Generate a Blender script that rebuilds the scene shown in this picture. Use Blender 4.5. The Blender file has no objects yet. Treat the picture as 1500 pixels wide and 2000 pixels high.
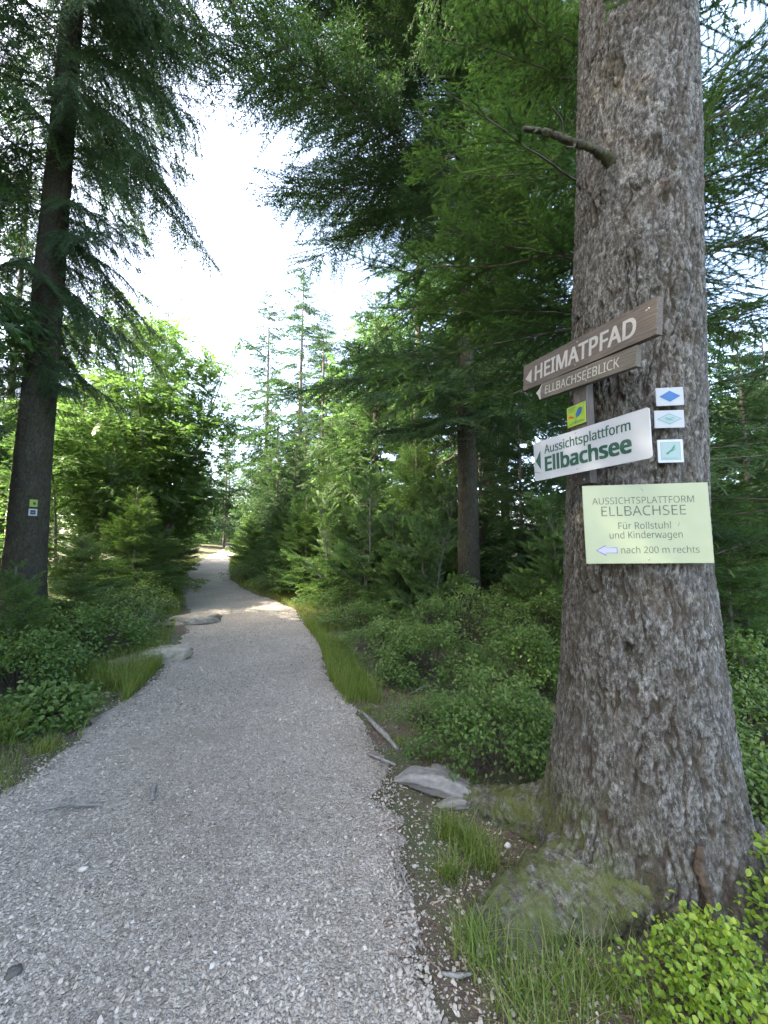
import bpy, math, time
import numpy as np
from mathutils import Matrix, Vector
T0 = time.time()
R = math.radians
S = bpy.context.scene
COL = S.collection

# ------------------------------------------------------------------ camera, light, exposure
cam = bpy.data.cameras.new('camera'); co = bpy.data.objects.new('camera', cam); COL.objects.link(co)
co.location = (0, 0, 1.5); co.rotation_euler = (R(95), 0, 0)
cam.sensor_fit = 'HORIZONTAL'; cam.sensor_width = 36; cam.lens = 36 * 770 / 1500
cam.clip_start = 0.05; cam.clip_end = 2000
S.camera = co
SUN_AZ, SUN_EL = 104.0, 44.0          # azimuth: degrees left of the view direction (+Y)
w = bpy.data.worlds.new('World'); S.world = w; w.use_nodes = True
nt = w.node_tree; bg = nt.nodes['Background']
sk = nt.nodes.new('ShaderNodeTexSky'); sk.sky_type = 'NISHITA'; sk.sun_disc = False
sk.sun_elevation = R(SUN_EL); sk.sun_rotation = R(-SUN_AZ); sk.dust_density = 4.0; sk.air_density = 0.8; sk.ozone_density = 1.0
nt.links.new(sk.outputs[0], bg.inputs[0]); bg.inputs[1].default_value = 0.15
sl = bpy.data.lights.new('sun', 'SUN'); so = bpy.data.objects.new('sun', sl); COL.objects.link(so)
sl.energy = 2.0; sl.angle = R(0.5); sl.color = (1, 0.93, 0.8)
sd = Vector((-math.sin(R(SUN_AZ)) * math.cos(R(SUN_EL)), math.cos(R(SUN_AZ)) * math.cos(R(SUN_EL)), math.sin(R(SUN_EL))))
so.rotation_euler = sd.to_track_quat('Z', 'Y').to_euler(); so.location = sd * 60
vs = S.view_settings; vs.view_transform = 'Standard'; vs.look = 'None'; vs.gamma = 1; vs.use_curve_mapping = False
vs.exposure = 3.6
vs.use_white_balance = True; vs.white_balance_temperature = 7100      # the photograph is balanced for open shade
S.render.engine = 'CYCLES'
cy = S.cycles; cy.max_bounces = 10; cy.diffuse_bounces = 8; cy.glossy_bounces = 2; cy.transmission_bounces = 8
cy.use_denoising = True; cy.denoising_prefilter = 'NONE'; cy.use_adaptive_sampling = False; cy.sample_clamp_indirect = 10

# ------------------------------------------------------------------ numeric helpers
rng = np.random.default_rng(11)
def hsh(i, j, s):
    i = i.astype(np.int64); j = j.astype(np.int64)
    h = (i * 374761393 + j * 668265263 + s * 974634777 + 12345) & 0xffffffff
    h = ((h ^ (h >> 13)) * 1274126177) & 0xffffffff
    h = ((h ^ (h >> 16)) * 2246822519) & 0xffffffff
    return ((h ^ (h >> 15)) & 0xffffff) / float(0x1000000)
def vn(x, y, s=0):
    x = np.asarray(x, float); y = np.asarray(y, float)
    i = np.floor(x); j = np.floor(y); u = x - i; v = y - j
    u = u * u * (3 - 2 * u); v = v * v * (3 - 2 * v)
    a = hsh(i, j, s); b = hsh(i + 1, j, s); c = hsh(i, j + 1, s); d = hsh(i + 1, j + 1, s)
    return (a * (1 - u) + b * u) * (1 - v) + (c * (1 - u) + d * u) * v
def fbm(x, y, s=0, o=4):
    r = 0; a = 1; t = 0
    for k in range(o):
        r = r + a * vn(x * 2 ** k, y * 2 ** k, s + k * 17); t += a; a *= .5
    return r / t
def worley(x, y, s=0):
    i = np.floor(x); j = np.floor(y)
    f1 = np.full(x.shape, 9.); f2 = np.full(x.shape, 9.); cid = np.zeros(x.shape)
    for a in (-1, 0, 1):
        for b in (-1, 0, 1):
            ii = i + a; jj = j + b
            px = ii + .1 + .8 * hsh(ii, jj, s); py = jj + .1 + .8 * hsh(ii, jj, s + 5)
            d = np.hypot(x - px, y - py); c = hsh(ii, jj, s + 9)
            near = d < f1
            f2 = np.where(near, f1, np.minimum(f2, d)); cid = np.where(near, c, cid); f1 = np.where(near, d, f1)
    return f1, f2, cid
def sst(a, b, x):
    t = np.clip((x - a) / (b - a), 0, 1); return t * t * (3 - 2 * t)

def make_mesh(name, V, F, mat=None, smooth=False, attrs=None):
    """F: (m,3) or (m,4) index array, or a list of such arrays"""
    if not isinstance(F, (list, tuple)): F = [F]
    F = [np.asarray(f, np.int32) for f in F if len(f)]
    me = bpy.data.meshes.new(name)
    V = np.asarray(V, np.float32); me.vertices.add(len(V)); me.vertices.foreach_set('co', V.ravel())
    nl = sum(f.size for f in F); npoly = sum(len(f) for f in F)
    me.loops.add(nl); me.polygons.add(npoly)
    me.loops.foreach_set('vertex_index', np.concatenate([f.ravel() for f in F]))
    tot = np.concatenate([np.full(len(f), f.shape[1], np.int32) for f in F])
    me.polygons.foreach_set('loop_start', np.concatenate([[0], np.cumsum(tot)[:-1]]).astype(np.int32))
    me.polygons.foreach_set('use_smooth', np.full(npoly, smooth))
    for k, a in (attrs or {}).items():
        at = me.attributes.new(k, 'FLOAT', 'POINT'); at.data.foreach_set('value', np.asarray(a, np.float32))
    me.update(calc_edges=True)
    if mat: me.materials.append(mat)
    return me
def obj(name, me, parent=None, loc=None, mat4=None):
    o = bpy.data.objects.new(name, me); COL.objects.link(o)
    if parent is not None: o.parent = parent
    if mat4 is not None: o.matrix_local = mat4
    elif loc is not None: o.location = loc
    return o
def tag(o, label, cat, group=None):
    o['label'] = label; o['category'] = cat
    if group: o['group'] = group
    return o
def thing(name, label, cat, loc=(0, 0, 0), group=None, rz=0):
    o = obj(name, None, loc=loc); o.rotation_euler = (0, 0, rz); o.empty_display_size = .1
    return tag(o, label, cat, group)
def kind(o, k): o['kind'] = k; return o

class Geo:
    def __init__(s): s.V = []; s.F = {3: [], 4: []}; s.A = []; s.n = 0
    def add(s, V, F, tone=0.5):
        V = np.asarray(V, float); F = np.asarray(F)
        s.V.append(V); s.F[F.shape[1]].append(F + s.n); s.n += len(V)
        s.A.append(np.full(len(V), tone) if np.isscalar(tone) else tone)
    def inst(s, tpl, M, P, tone):
        """tpl (V,F); M (n,3,3) columns are the axes; P (n,3); tone (n,)"""
        V, F = tpl; n = len(P)
        if n == 0: return
        W = np.einsum('nij,vj->nvi', M, V) + P[:, None, :]
        FF = F[None] + (np.arange(n) * len(V))[:, None, None]
        s.add(W.reshape(-1, 3), FF.reshape(-1, F.shape[1]), np.repeat(tone, len(V)))
    def get(s):
        if not s.V: return np.zeros((0, 3)), [], np.zeros(0)
        return np.concatenate(s.V), [np.concatenate(f) for f in s.F.values() if f], np.concatenate(s.A)
    def mesh(s, name, mat, smooth=False):
        V, F, A = s.get(); return make_mesh(name, V, F, mat, smooth, {'tone': A})
def nrm(v): return v / np.maximum(np.linalg.norm(v, axis=-1, keepdims=True), 1e-9)
def frames(d, up, roll=None):
    """columns: d, side, normal"""
    d = nrm(d); s = nrm(np.cross(up, d)); n = np.cross(d, s)
    if roll is not None:
        c, q = np.cos(roll)[:, None], np.sin(roll)[:, None]; s, n = s * c + n * q, n * c - s * q
    return np.stack([d, s, n], axis=-1)
def tube(P, rad, k=6, seed=None, rough=0, cap=True):
    P = np.asarray(P, float); rad = np.broadcast_to(np.asarray(rad, float), (len(P),))
    t = nrm(np.gradient(P, axis=0)); up = np.where(np.abs(t[:, 2:3]) > .9, [[0., 1, 0]], [[0., 0, 1]])
    s = nrm(np.cross(up, t)); n = np.cross(t, s); a = np.arange(k) / k * 2 * np.pi
    rr = rad[:, None] * np.ones((1, k))
    if rough: rr = rr * (1 + rough * (np.random.default_rng(seed).random((len(P), k)) - .5) * 2)
    V = P[:, None] + rr[..., None] * (np.cos(a)[None, :, None] * s[:, None] + np.sin(a)[None, :, None] * n[:, None])
    i = np.arange(len(P) - 1)[:, None] * k; j = np.arange(k)[None]; j2 = (j + 1) % k
    F = np.stack([i + j, i + j2, i + k + j2, i + k + j], -1).reshape(-1, 4)
    V = V.reshape(-1, 3)
    if cap:
        V = np.concatenate([V, P[:1], P[-1:]]); c0 = len(V) - 2; b = (len(P) - 1) * k
        jj = np.arange(k); j2 = (jj + 1) % k
        C = np.concatenate([np.stack([j2, jj, np.full(k, c0), np.full(k, c0)], -1), np.stack([b + jj, b + j2, np.full(k, c0 + 1), np.full(k, c0 + 1)], -1)])
        tri = C[:, :3]; return V, F, tri
    return V, F, np.zeros((0, 3), int)
def add_tube(g, P, rad, k=6, tone=.5, **kw):
    V, F, tri = tube(P, rad, k, **kw); n0 = g.n
    g.add(V, F, tone)
    if len(tri): g.F[3].append(tri + n0)
def spline(pts, n):
    pts = np.asarray(pts, float); m = len(pts); t = np.linspace(0, m - 1, n); i = np.clip(t.astype(int), 0, m - 2); u = (t - i)[:, None]
    p = np.concatenate([2 * pts[:1] - pts[1:2], pts, 2 * pts[-1:] - pts[-2:-1]])
    a, b, c, d = p[i], p[i + 1], p[i + 2], p[i + 3]
    return .5 * (2 * b + (c - a) * u + (2 * a - 5 * b + 4 * c - d) * u ** 2 + (3 * b - 3 * c + d - a) * u ** 3)

# ------------------------------------------------------------------ materials
def new_mat(name):
    m = bpy.data.materials.new(name); m.use_nodes = True; t = m.node_tree
    return m, t, t.nodes['Principled BSDF']
def N(t, typ, **kw):
    n = t.nodes.new(typ)
    for k, v in kw.items():
        if k in n.inputs: n.inputs[k].default_value = v
        else: setattr(n, k, v)
    return n
def ramp(t, stops, fac=None):
    r = t.nodes.new('ShaderNodeValToRGB'); e = r.color_ramp.elements
    while len(e) < len(stops): e.new(.5)
    for q, (p, c) in zip(e, stops): q.position = p; q.color = (*c, 1)
    if fac is not None: t.links.new(fac, r.inputs[0])
    return r.outputs[0]
def mixc(t, fac, a, b, mode='MIX'):
    m = t.nodes.new('ShaderNodeMix'); m.data_type = 'RGBA'; m.blend_type = mode
    for v, k in ((fac, 0), (a, 6), (b, 7)):
        if isinstance(v, (int, float)): m.inputs[k].default_value = v
        elif isinstance(v, tuple): m.inputs[k].default_value = (*v, 1)
        else: t.links.new(v, m.inputs[k])
    return m.outputs[2]
def math_(t, op, a, b=0.0, clamp=False):
    m = t.nodes.new('ShaderNodeMath'); m.operation = op; m.use_clamp = clamp
    for k, v in enumerate((a, b)):
        if isinstance(v, (int, float)): m.inputs[k].default_value = v
        else: t.links.new(v, m.inputs[k])
    return m.outputs[0]
def coords(t, scale=(1, 1, 1), kind='Object'):
    c = t.nodes.new('ShaderNodeTexCoord'); m = t.nodes.new('ShaderNodeMapping'); m.inputs['Scale'].default_value = scale
    t.links.new(c.outputs[kind], m.inputs[0]); return m.outputs[0]
def noise(t, vec, scale, detail=4, rough=.55):
    n = N(t, 'ShaderNodeTexNoise', Scale=scale, Detail=detail, Roughness=rough); t.links.new(vec, n.inputs['Vector']); return n.outputs['Fac']
def bump(t, b, height, strength, dist):
    n = N(t, 'ShaderNodeBump', Strength=strength, Distance=dist); t.links.new(height, n.inputs['Height']); t.links.new(n.outputs[0], b.inputs['Normal'])
def attr(t, name):
    a = t.nodes.new('ShaderNodeAttribute'); a.attribute_name = name; return a.outputs['Fac']
def foliage_mat(name, dark, mid, light, trans, tamt=.3, rough=.55, hue=.25):
    m, t, b = new_mat(name)
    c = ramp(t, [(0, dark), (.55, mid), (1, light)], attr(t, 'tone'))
    oi = t.nodes.new('ShaderNodeObjectInfo')
    c2 = mixc(t, math_(t, 'MULTIPLY', oi.outputs['Random'], hue), c, tuple(x * y for x, y in zip(mid, (1.35, 1.1, .7))))
    t.links.new(c2, b.inputs['Base Color']); b.inputs['Roughness'].default_value = rough; b.inputs['Specular IOR Level'].default_value = .35
    tr = t.nodes.new('ShaderNodeBsdfTranslucent'); tc = mixc(t, 1.0, c2, trans, 'MULTIPLY'); t.links.new(tc, tr.inputs[0])
    mx = t.nodes.new('ShaderNodeMixShader'); mx.inputs[0].default_value = tamt
    t.links.new(b.outputs[0], mx.inputs[1]); t.links.new(tr.outputs[0], mx.inputs[2])
    t.links.new(mx.outputs[0], t.nodes['Material Output'].inputs[0]); return m
M_NEEDLE = foliage_mat('spruce_needles', (.024, .054, .028), (.040, .092, .036), (.070, .130, .042), (1.6, 1.7, .9), .32)
M_FIR = foliage_mat('fir_needles', (.025, .064, .029), (.044, .098, .034), (.110, .178, .042), (1.6, 1.65, .9), .30)
M_YOUNG = foliage_mat('young_conifer_needles', (.040, .092, .034), (.066, .136, .040), (.115, .182, .052), (1.7, 1.7, .8), .36)
M_BEECH = foliage_mat('beech_leaves', (.058, .115, .046), (.080, .145, .055), (.105, .165, .060), (1.45, 1.6, 1.05), .54)
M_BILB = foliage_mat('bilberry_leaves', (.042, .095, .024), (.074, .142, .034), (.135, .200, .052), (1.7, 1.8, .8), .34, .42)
M_BUSH = foliage_mat('bright_leaves', (.075, .155, .020), (.140, .235, .026), (.260, .330, .040), (1.9, 1.8, .7), .34, .42, .1)
M_GRASS = foliage_mat('grass_blades', (.070, .130, .024), (.110, .185, .034), (.240, .225, .095), (1.9, 1.8, .8), .38, .5)
def bark_mat(name, greys, brown, lichen, moss_amt, moss_lo=None, bump_s=.5, zst=.38):
    m, t, b = new_mat(name); v = coords(t)
    c = ramp(t, [(0, greys[0]), (.5, greys[1]), (1, greys[2])], attr(t, 'plate'))
    vz = coords(t, (1, 1, zst)); sharp = lambda n, lo, hi, k: math_(t, 'MULTIPLY', ramp(t, [(lo, (0, 0, 0)), (hi, (1, 1, 1))], n), k)
    n1 = noise(t, v, 9, 5, .65); c = mixc(t, sharp(n1, .44, .66, .5), c, brown)
    n6 = noise(t, vz, 70, 4, .7); c = mixc(t, sharp(n6, .46, .60, .6), c, greys[2])
    n7 = noise(t, vz, 46, 5, .72); c = mixc(t, sharp(n7, .50, .60, .8), c, tuple(x * .55 for x in greys[0]))
    n2 = noise(t, coords(t, (1, 1, .8)), 55, 5, .7); c = mixc(t, sharp(n2, .60, .66, .6), c, lichen)
    n4 = noise(t, vz, 150, 3, .6); c = mixc(t, sharp(n4, .45, .62, .5), c, greys[0])
    n8 = noise(t, coords(t, (1, 1, .7)), 6.5, 6, .7); c = mixc(t, sharp(n8, .50, .62, .55), c, tuple(x * .8 for x in brown)); n5 = noise(t, v, 2.6, 3, .5); c = mixc(t, sharp(n5, .5, .72, .3), c, tuple(x * 1.05 for x in greys[1]))
    c = mixc(t, math_(t, 'MULTIPLY', attr(t, 'fissure'), .85), c, (.040, .030, .024))
    mm = math_(t, 'MULTIPLY', attr(t, 'moss'), ramp(t, [(.36, (0, 0, 0)), (.58, (1, 1, 1))], noise(t, v, 14, 4, .65)))
    c = mixc(t, math_(t, 'MULTIPLY', mm, moss_amt), c, (.085, .105, .030))
    t.links.new(c, b.inputs['Base Color']); b.inputs['Roughness'].default_value = .9; b.inputs['Specular IOR Level'].default_value = .2
    bump(t, b, math_(t, 'ADD', math_(t, 'ADD', n4, n6), math_(t, 'SUBTRACT', noise(t, v, 240, 2, .6), n7)), bump_s, .006); return m
M_BARK = bark_mat('grey_spruce_bark', ((.030, .029, .027), (.090, .089, .084), (.262, .262, .250)), (.072, .056, .042), (.33, .345, .31), .85, None, .9)
M_ROOT = bark_mat('mossy_root_bark', ((.045, .042, .036), (.12, .115, .10), (.26, .255, .235)), (.08, .062, .045), (.30, .31, .27), 1.0, None, .9, 1.0)
M_BARK2 = bark_mat('dark_spruce_bark', ((.022, .021, .019), (.045, .043, .039), (.088, .085, .079)), (.042, .035, .028), (.11, .118, .10), .6)
def plain_bark(name, a, c2, sc=12):
    m, t, b = new_mat(name); v = coords(t, (1, 1, .25)); c = ramp(t, [(.3, a), (.7, c2)], noise(t, v, sc, 5, .65))
    t.links.new(c, b.inputs['Base Color']); b.inputs['Roughness'].default_value = .9; bump(t, b, noise(t, v, sc * 3, 4), .6, .01); return m
M_TWIG = plain_bark('twig_bark', (.045, .035, .028), (.10, .082, .066))
M_FARBARK = plain_bark('distant_trunk_bark', (.075, .062, .055), (.17, .15, .135))
M_BEECHBARK = plain_bark('beech_bark', (.075, .075, .065), (.14, .14, .125))
def tone_mat(name, stops, rough=.85, nscale=60, namt=.3, bd=.003):
    m, t, b = new_mat(name); c = ramp(t, stops, attr(t, 'tone')); n = noise(t, coords(t), nscale, 4, .6)
    c = mixc(t, namt, c, ramp(t, [(.3, (.35, .33, .31)), (.7, (1, 1, 1))], n), 'MULTIPLY')
    t.links.new(c, b.inputs['Base Color']); b.inputs['Roughness'].default_value = rough; bump(t, b, n, .3 if bd < .01 else .9, bd); return m
M_PEB = tone_mat('gravel_stones', [(0, (.15, .138, .114)), (.35, (.31, .282, .232)), (.75, (.455, .42, .355)), (1, (.60, .578, .52))])
M_LITTER = tone_mat('needle_litter', [(0, (.06, .038, .024)), (.5, (.15, .095, .06)), (1, (.34, .27, .19))])
M_ROCK = tone_mat('pale_path_rock', [(0, (.26, .235, .175)), (1, (.50, .465, .375))], .9, 9, .75, .06)
M_DARKROCK = tone_mat('dark_rock', [(0, (.07, .068, .06)), (1, (.15, .145, .13))], .9, 9, .5, .05)
M_DEAD = tone_mat('bleached_dead_wood', [(0, (.11, .108, .10)), (1, (.29, .288, .27))], .85, 40, .5)
def flat_mat(name, col, rough=.5, metal=0, dirt=.25, sc=18, dirtcol=(.35, .36, .30)):
    m, t, b = new_mat(name)
    c = mixc(t, math_(t, 'MULTIPLY', ramp(t, [(.45, (0, 0, 0)), (.75, (1, 1, 1))], noise(t, coords(t, (1, 1, 1)), sc, 6, .7)), dirt), col, dirtcol)
    t.links.new(c, b.inputs['Base Color']); b.inputs['Roughness'].default_value = rough; b.inputs['Metallic'].default_value = metal; return m
def wood_mat(name, a, b_, c_):
    m, t, b = new_mat(name); v = coords(t, (1, 1, 1))
    g = noise(t, coords(t, (2.2, 60, 60)), 3.0, 5, .6); g2 = noise(t, coords(t, (3.5, 240, 240)), 2.0, 3, .6)
    c = ramp(t, [(.28, a), (.5, b_), (.72, c_)], g); c = mixc(t, .45, c, ramp(t, [(.35, (.3, .3, .3)), (.6, (1, 1, 1))], g2), 'MULTIPLY')
    big = noise(t, coords(t, (3, 6, 6)), 1.2, 3); c = mixc(t, ramp(t, [(.4, (0, 0, 0)), (.7, (.6, .6, .6))], big), c, tuple(x * 1.05 for x in b_))
    t.links.new(c, b.inputs['Base Color']); b.inputs['Roughness'].default_value = .85
    bump(t, b, math_(t, 'ADD', g, g2), .7, .003); return m
M_WOOD = wood_mat('weathered_sign_board', (.046, .038, .032), (.105, .090, .076), (.180, .158, .134))
M_WOOD2 = wood_mat('grey_sign_board', (.060, .054, .045), (.115, .106, .088), (.168, .158, .134))
M_POST = wood_mat('dark_weathered_batten', (.038, .034, .031), (.085, .078, .073), (.15, .142, .136))
M_WHITE = flat_mat('white_enamel', (.355, .392, .428), .4, 0, .14)
M_PALE = flat_mat('pale_plastic_plate', (.285, .315, .332), .45, 0, .25)
M_LIME = flat_mat('lime_print', (.21, .33, .022), .45, 0, .15)
M_YEL = flat_mat('pale_yellow_green_plate', (.270, .312, .195), .5, 0, .22, 9)
M_INKG = flat_mat('dark_green_print', (.004, .058, .038), .6, 0, .10)
M_INKGREY = flat_mat('grey_green_print', (.055, .070, .052), .6, 0, .3, 60, (.45, .55, .32))
M_PAINT = flat_mat('worn_white_paint', (.36, .37, .36), .7, 0, .5, 70, (.25, .21, .18))
M_PAINT2 = flat_mat('faded_grey_paint', (.36, .37, .345), .7, 0, .6, 80, (.20, .18, .15))
M_BLUE = flat_mat('blue_print', (.004, .085, .25), .5, 0, .05)
M_TEAL = flat_mat('teal_print', (.05, .20, .19), .5, 0, .15, 60)
M_TEALP = flat_mat('pale_teal_print', (.20, .285, .285), .5, 0, .15)
M_GREEN = flat_mat('green_print', (.014, .15, .085), .5, 0, .05)
M_RED = flat_mat('red_print', (.62, .07, .02), .45, 0, .05)
M_ARROW = flat_mat('white_arrow_print', (.30, .315, .42), .6, 0, .1)
M_ARROWB = flat_mat('lavender_outline_print', (.07, .08, .26), .6, 0, .1)
M_DARKP = flat_mat('black_print', (.015, .03, .035), .45, 0, .05)
M_STEEL = flat_mat('dull_steel', (.33, .33, .33), .4, .8, .4, 60, (.14, .08, .04))

# ------------------------------------------------------------------ ground, path
PL = np.array([(-8, -3.4), (-2, -2.6), (.8, -2.25), (2.49, -2.27), (2.95, -2.33), (3.74, -2.40), (4.93, -2.72), (5.87, -2.95), (8.9, -4.30), (11.1, -5.55), (14.3, -7.3), (19.6, -9.6), (28, -12.3), (43, -16.5), (60, -19)])
PR = np.array([(-8, 1.2), (-2, .7), (.8, .28), (1.38, .18), (1.84, .11), (2.82, .05), (3.74, -.28), (4.56, -.57), (6.17, -.95), (9.59, -2.15), (11.1, -3.1), (13.06, -4.6), (15.7, -6.05), (20.9, -8.15), (28, -10.7), (43, -15.1), (60, -17)])
def pl(y): return np.interp(y, PL[:, 0], PL[:, 1])
def pr(y): return np.interp(y, PR[:, 0], PR[:, 1])
def zp(y):
    d = np.maximum(0, np.asarray(y, float) - 9.); return np.where(d < 60, 0.052 * d * d / (d + 3), 0.052 * 3600 / 63)
def dpath(x, y):
    """distance outside the path, negative inside"""
    return np.maximum(pl(y) - x, x - pr(y)) * .94
def zt(x, y):
    x = np.asarray(x, float); y = np.asarray(y, float)
    d = dpath(x, y); left = x < (pl(y) + pr(y)) / 2
    bank = np.where(left, .26 * sst(.1, 2.2, d), .34 * sst(1.5, 5, d))
    far = sst(60, 200, np.hypot(x, y))
    lump = (.16 * (fbm(x * .55, y * .55, 3) - .5) + .05 * (fbm(x * 3, y * 3, 5) - .5)) * sst(0, 1.2, d)
    lump = lump * (1 - .8 * (np.exp(-((x - 1.2) ** 2 + (y - 2) ** 2) / .8)))
    return zp(y) + bank + lump + .012 * (fbm(x * 4, y * 4, 9) - .5) - .012 * sst(.0, -.4, d) + far * 4 * (fbm(x * .01, y * .01, 2) - .3)
def axis(a, b, n, k):
    u = np.linspace(-1, 1, n); s = np.sinh(k * u) / np.sinh(k); return np.where(s < 0, -s * a, s * b)
gx = axis(-420, 420, 230, 5.6) - 1; gy = axis(-300, 520, 230, 5.2) + 3
GX, GY = np.meshgrid(gx, gy); nx = len(gx)
ii = np.arange(len(gy) - 1)[:, None] * nx + np.arange(nx - 1)[None]
gf = np.stack([ii, ii + 1, ii + nx + 1, ii + nx], -1).reshape(-1, 4)
m, t, b = new_mat('forest_floor'); v = coords(t)
n1 = noise(t, v, 1.3, 5, .6); n2 = noise(t, v, 22, 6, .7); n3 = noise(t, v, 120, 3, .6)
c = ramp(t, [(.3, (.050, .036, .025)), (.55, (.105, .076, .052)), (.75, (.19, .155, .115))], n2)
c = mixc(t, ramp(t, [(.42, (0, 0, 0)), (.56, (.9, .9, .9))], n1), c, (.055, .085, .024))
c = mixc(t, ramp(t, [(.56, (0, 0, 0)), (.66, (.6, .6, .6))], n3), c, (.24, .20, .16))
t.links.new(c, b.inputs['Base Color']); b.inputs['Roughness'].default_value = .95; bump(t, b, math_(t, 'ADD', n2, n3), .8, .03)
kind(obj('forest_ground', make_mesh('forest_ground', np.stack([GX, GY, zt(GX, GY)], -1).reshape(-1, 3), gf, m, True)), 'structure')
m, t, b = new_mat('path_gravel'); v = coords(t)
vo = N(t, 'ShaderNodeTexVoronoi', Scale=75.0, Randomness=1.0); t.links.new(v, vo.inputs['Vector'])
vo2 = N(t, 'ShaderNodeTexVoronoi', Scale=130.0, Randomness=1.0); t.links.new(v, vo2.inputs['Vector'])
sp = t.nodes.new('ShaderNodeSeparateColor'); t.links.new(vo.outputs['Color'], sp.inputs[0])
sp2 = t.nodes.new('ShaderNodeSeparateColor'); t.links.new(vo2.outputs['Color'], sp2.inputs[0])
c = ramp(t, [(0, (.17, .157, .13)), (.4, (.31, .283, .233)), (.8, (.435, .40, .34)), (1, (.58, .56, .505))], sp.outputs[0])
c2 = ramp(t, [(0, (.15, .14, .115)), (.5, (.28, .263, .225)), (1, (.45, .43, .38))], sp2.outputs[0]); c = mixc(t, .5, c, c2)
big = noise(t, v, 1.1, 4, .6); c = mixc(t, math_(t, 'MULTIPLY', ramp(t, [(.42, (0, 0, 0)), (.68, (1, 1, 1))], big), .5), c, (.21, .185, .145))
dirt = noise(t, v, 7, 5, .65); c = mixc(t, math_(t, 'MULTIPLY', ramp(t, [(.5, (0, 0, 0)), (.72, (1, 1, 1))], dirt), .55), c, (.20, .17, .135))
t.links.new(c, b.inputs['Base Color']); b.inputs['Roughness'].default_value = .85
bump(t, b, math_(t, 'ADD', vo.outputs['Distance'], vo2.outputs['Distance']), .9, -.012)
ys = np.concatenate([np.linspace(-7, 1, 30), np.linspace(1.02, 14, 300), np.linspace(14.2, 58, 150)]); us = np.linspace(0, 1, 50)
YY, UU = np.meshgrid(ys, us, indexing='ij')
le = pl(ys) - .10 + .30 * (fbm(ys * 1.7, ys * 0, 31) - .5) + .16 * (fbm(ys * 9, ys * 0, 35) - .5); re = pr(ys) + .06 + .26 * (fbm(ys * 1.9, ys * 0 + 4, 33) - .5) + .16 * (fbm(ys * 9, ys * 0, 37) - .5)
XX = le[:, None] * (1 - UU) + re[:, None] * UU
ZZ = zt(XX, YY) + .020 * sst(0, .06, np.minimum(UU, 1 - UU)) - .010 + .016 * (fbm(XX * 2.2, YY * 2.2, 40) - .5)
ii = np.arange(len(ys) - 1)[:, None] * 50 + np.arange(49)[None]
kind(obj('gravel_path', make_mesh('gravel_path', np.stack([XX, YY, ZZ], -1).reshape(-1, 3), np.stack([ii, ii + 1, ii + 51, ii + 50], -1).reshape(-1, 4), m, True)), 'structure')
def zs(x, y):
    """height of the walked surface (path or ground)"""
    return zt(x, y) + np.where(dpath(x, y) < 0, .010, 0) + np.where(dpath(x, y) < 0, .016 * (fbm(x * 2.2, y * 2.2, 40) - .5), 0)
# loose stones
ico = np.array([(0, 0, 1), (.9, 0, .3), (.28, .85, .3), (-.73, .53, .3), (-.73, -.53, .3), (.28, -.85, .3), (0, 0, -.6)], float)
icf = np.array([(0, 1, 2), (0, 2, 3), (0, 3, 4), (0, 4, 5), (0, 5, 1), (6, 2, 1), (6, 3, 2), (6, 4, 3), (6, 5, 4), (6, 1, 5)])
def stones(n, y0, y1, smin, smax, band=None):
    g = Geo(); q = rng.random(n); y = 1 / (1 / y0 * (1 - q) + 1 / y1 * q)
    if band is None: x = pl(y) + (pr(y) - pl(y)) * rng.random(n)
    else: x = (pr if band[2] > 0 else pl)(y) + band[2] * (band[0] + (band[1] - band[0]) * rng.random(n) ** 2.0)
    s = smin + (smax - smin) * rng.random(n) ** 2.5
    a = rng.random(n) * 6.28; tl = rng.normal(0, .35, (n, 2)); ex = .65 + .9 * rng.random(n); fl = .45 + .4 * rng.random(n)
    ca, sa = np.cos(a), np.sin(a); M = np.zeros((n, 3, 3))
    M[:, 0, 0] = ca * s * ex; M[:, 1, 0] = sa * s * ex; M[:, 2, 0] = tl[:, 0] * s * ex
    M[:, 0, 1] = -sa * s; M[:, 1, 1] = ca * s; M[:, 2, 1] = tl[:, 1] * s
    M[:, 2, 2] = s * fl; M[:, 0, 2] = s * rng.normal(0, .3, n); M[:, 1, 2] = s * rng.normal(0, .3, n)
    tone = np.clip(.44 + .20 * rng.normal(size=n) + .9 * (fbm(x * 1.3, y * .9, 51, 3) - .5), 0, .82 if band is None else .62)
    if band is None: s = s * np.where((fbm(x * 1.6, y * 1.2, 53, 3) > .53) & (rng.random(n) < .6), .45, 1.0)
    for v in range(4):
        k = np.arange(v, n, 4); V = ico * (1 + .3 * (rng.random((7, 1)) - .5)) + .12 * rng.normal(size=(7, 3))
        P = np.stack([x, y, zs(x, y) + s * .1], -1); g.inst((V, icf), M[k], P[k], tone[k])
    return g
g = stones(30000, 1.15, 4.4, .0035, .0105); g2 = stones(15000, 3.4, 12, .005, .013); g3 = stones(4200, 1.2, 4.2, .003, .0095, (-.08, .75, 1)); g4 = stones(3500, 2.2, 8, .003, .010, (-.10, .40, -1))
for q in (g2, g3, g4):
    V, F, A = q.get(); g.add(V, F[0], A)
kind(obj('loose_gravel', g.mesh('loose_gravel', M_PEB)), 'stuff')
print('ground', round(time.time() - T0, 1))

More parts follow.
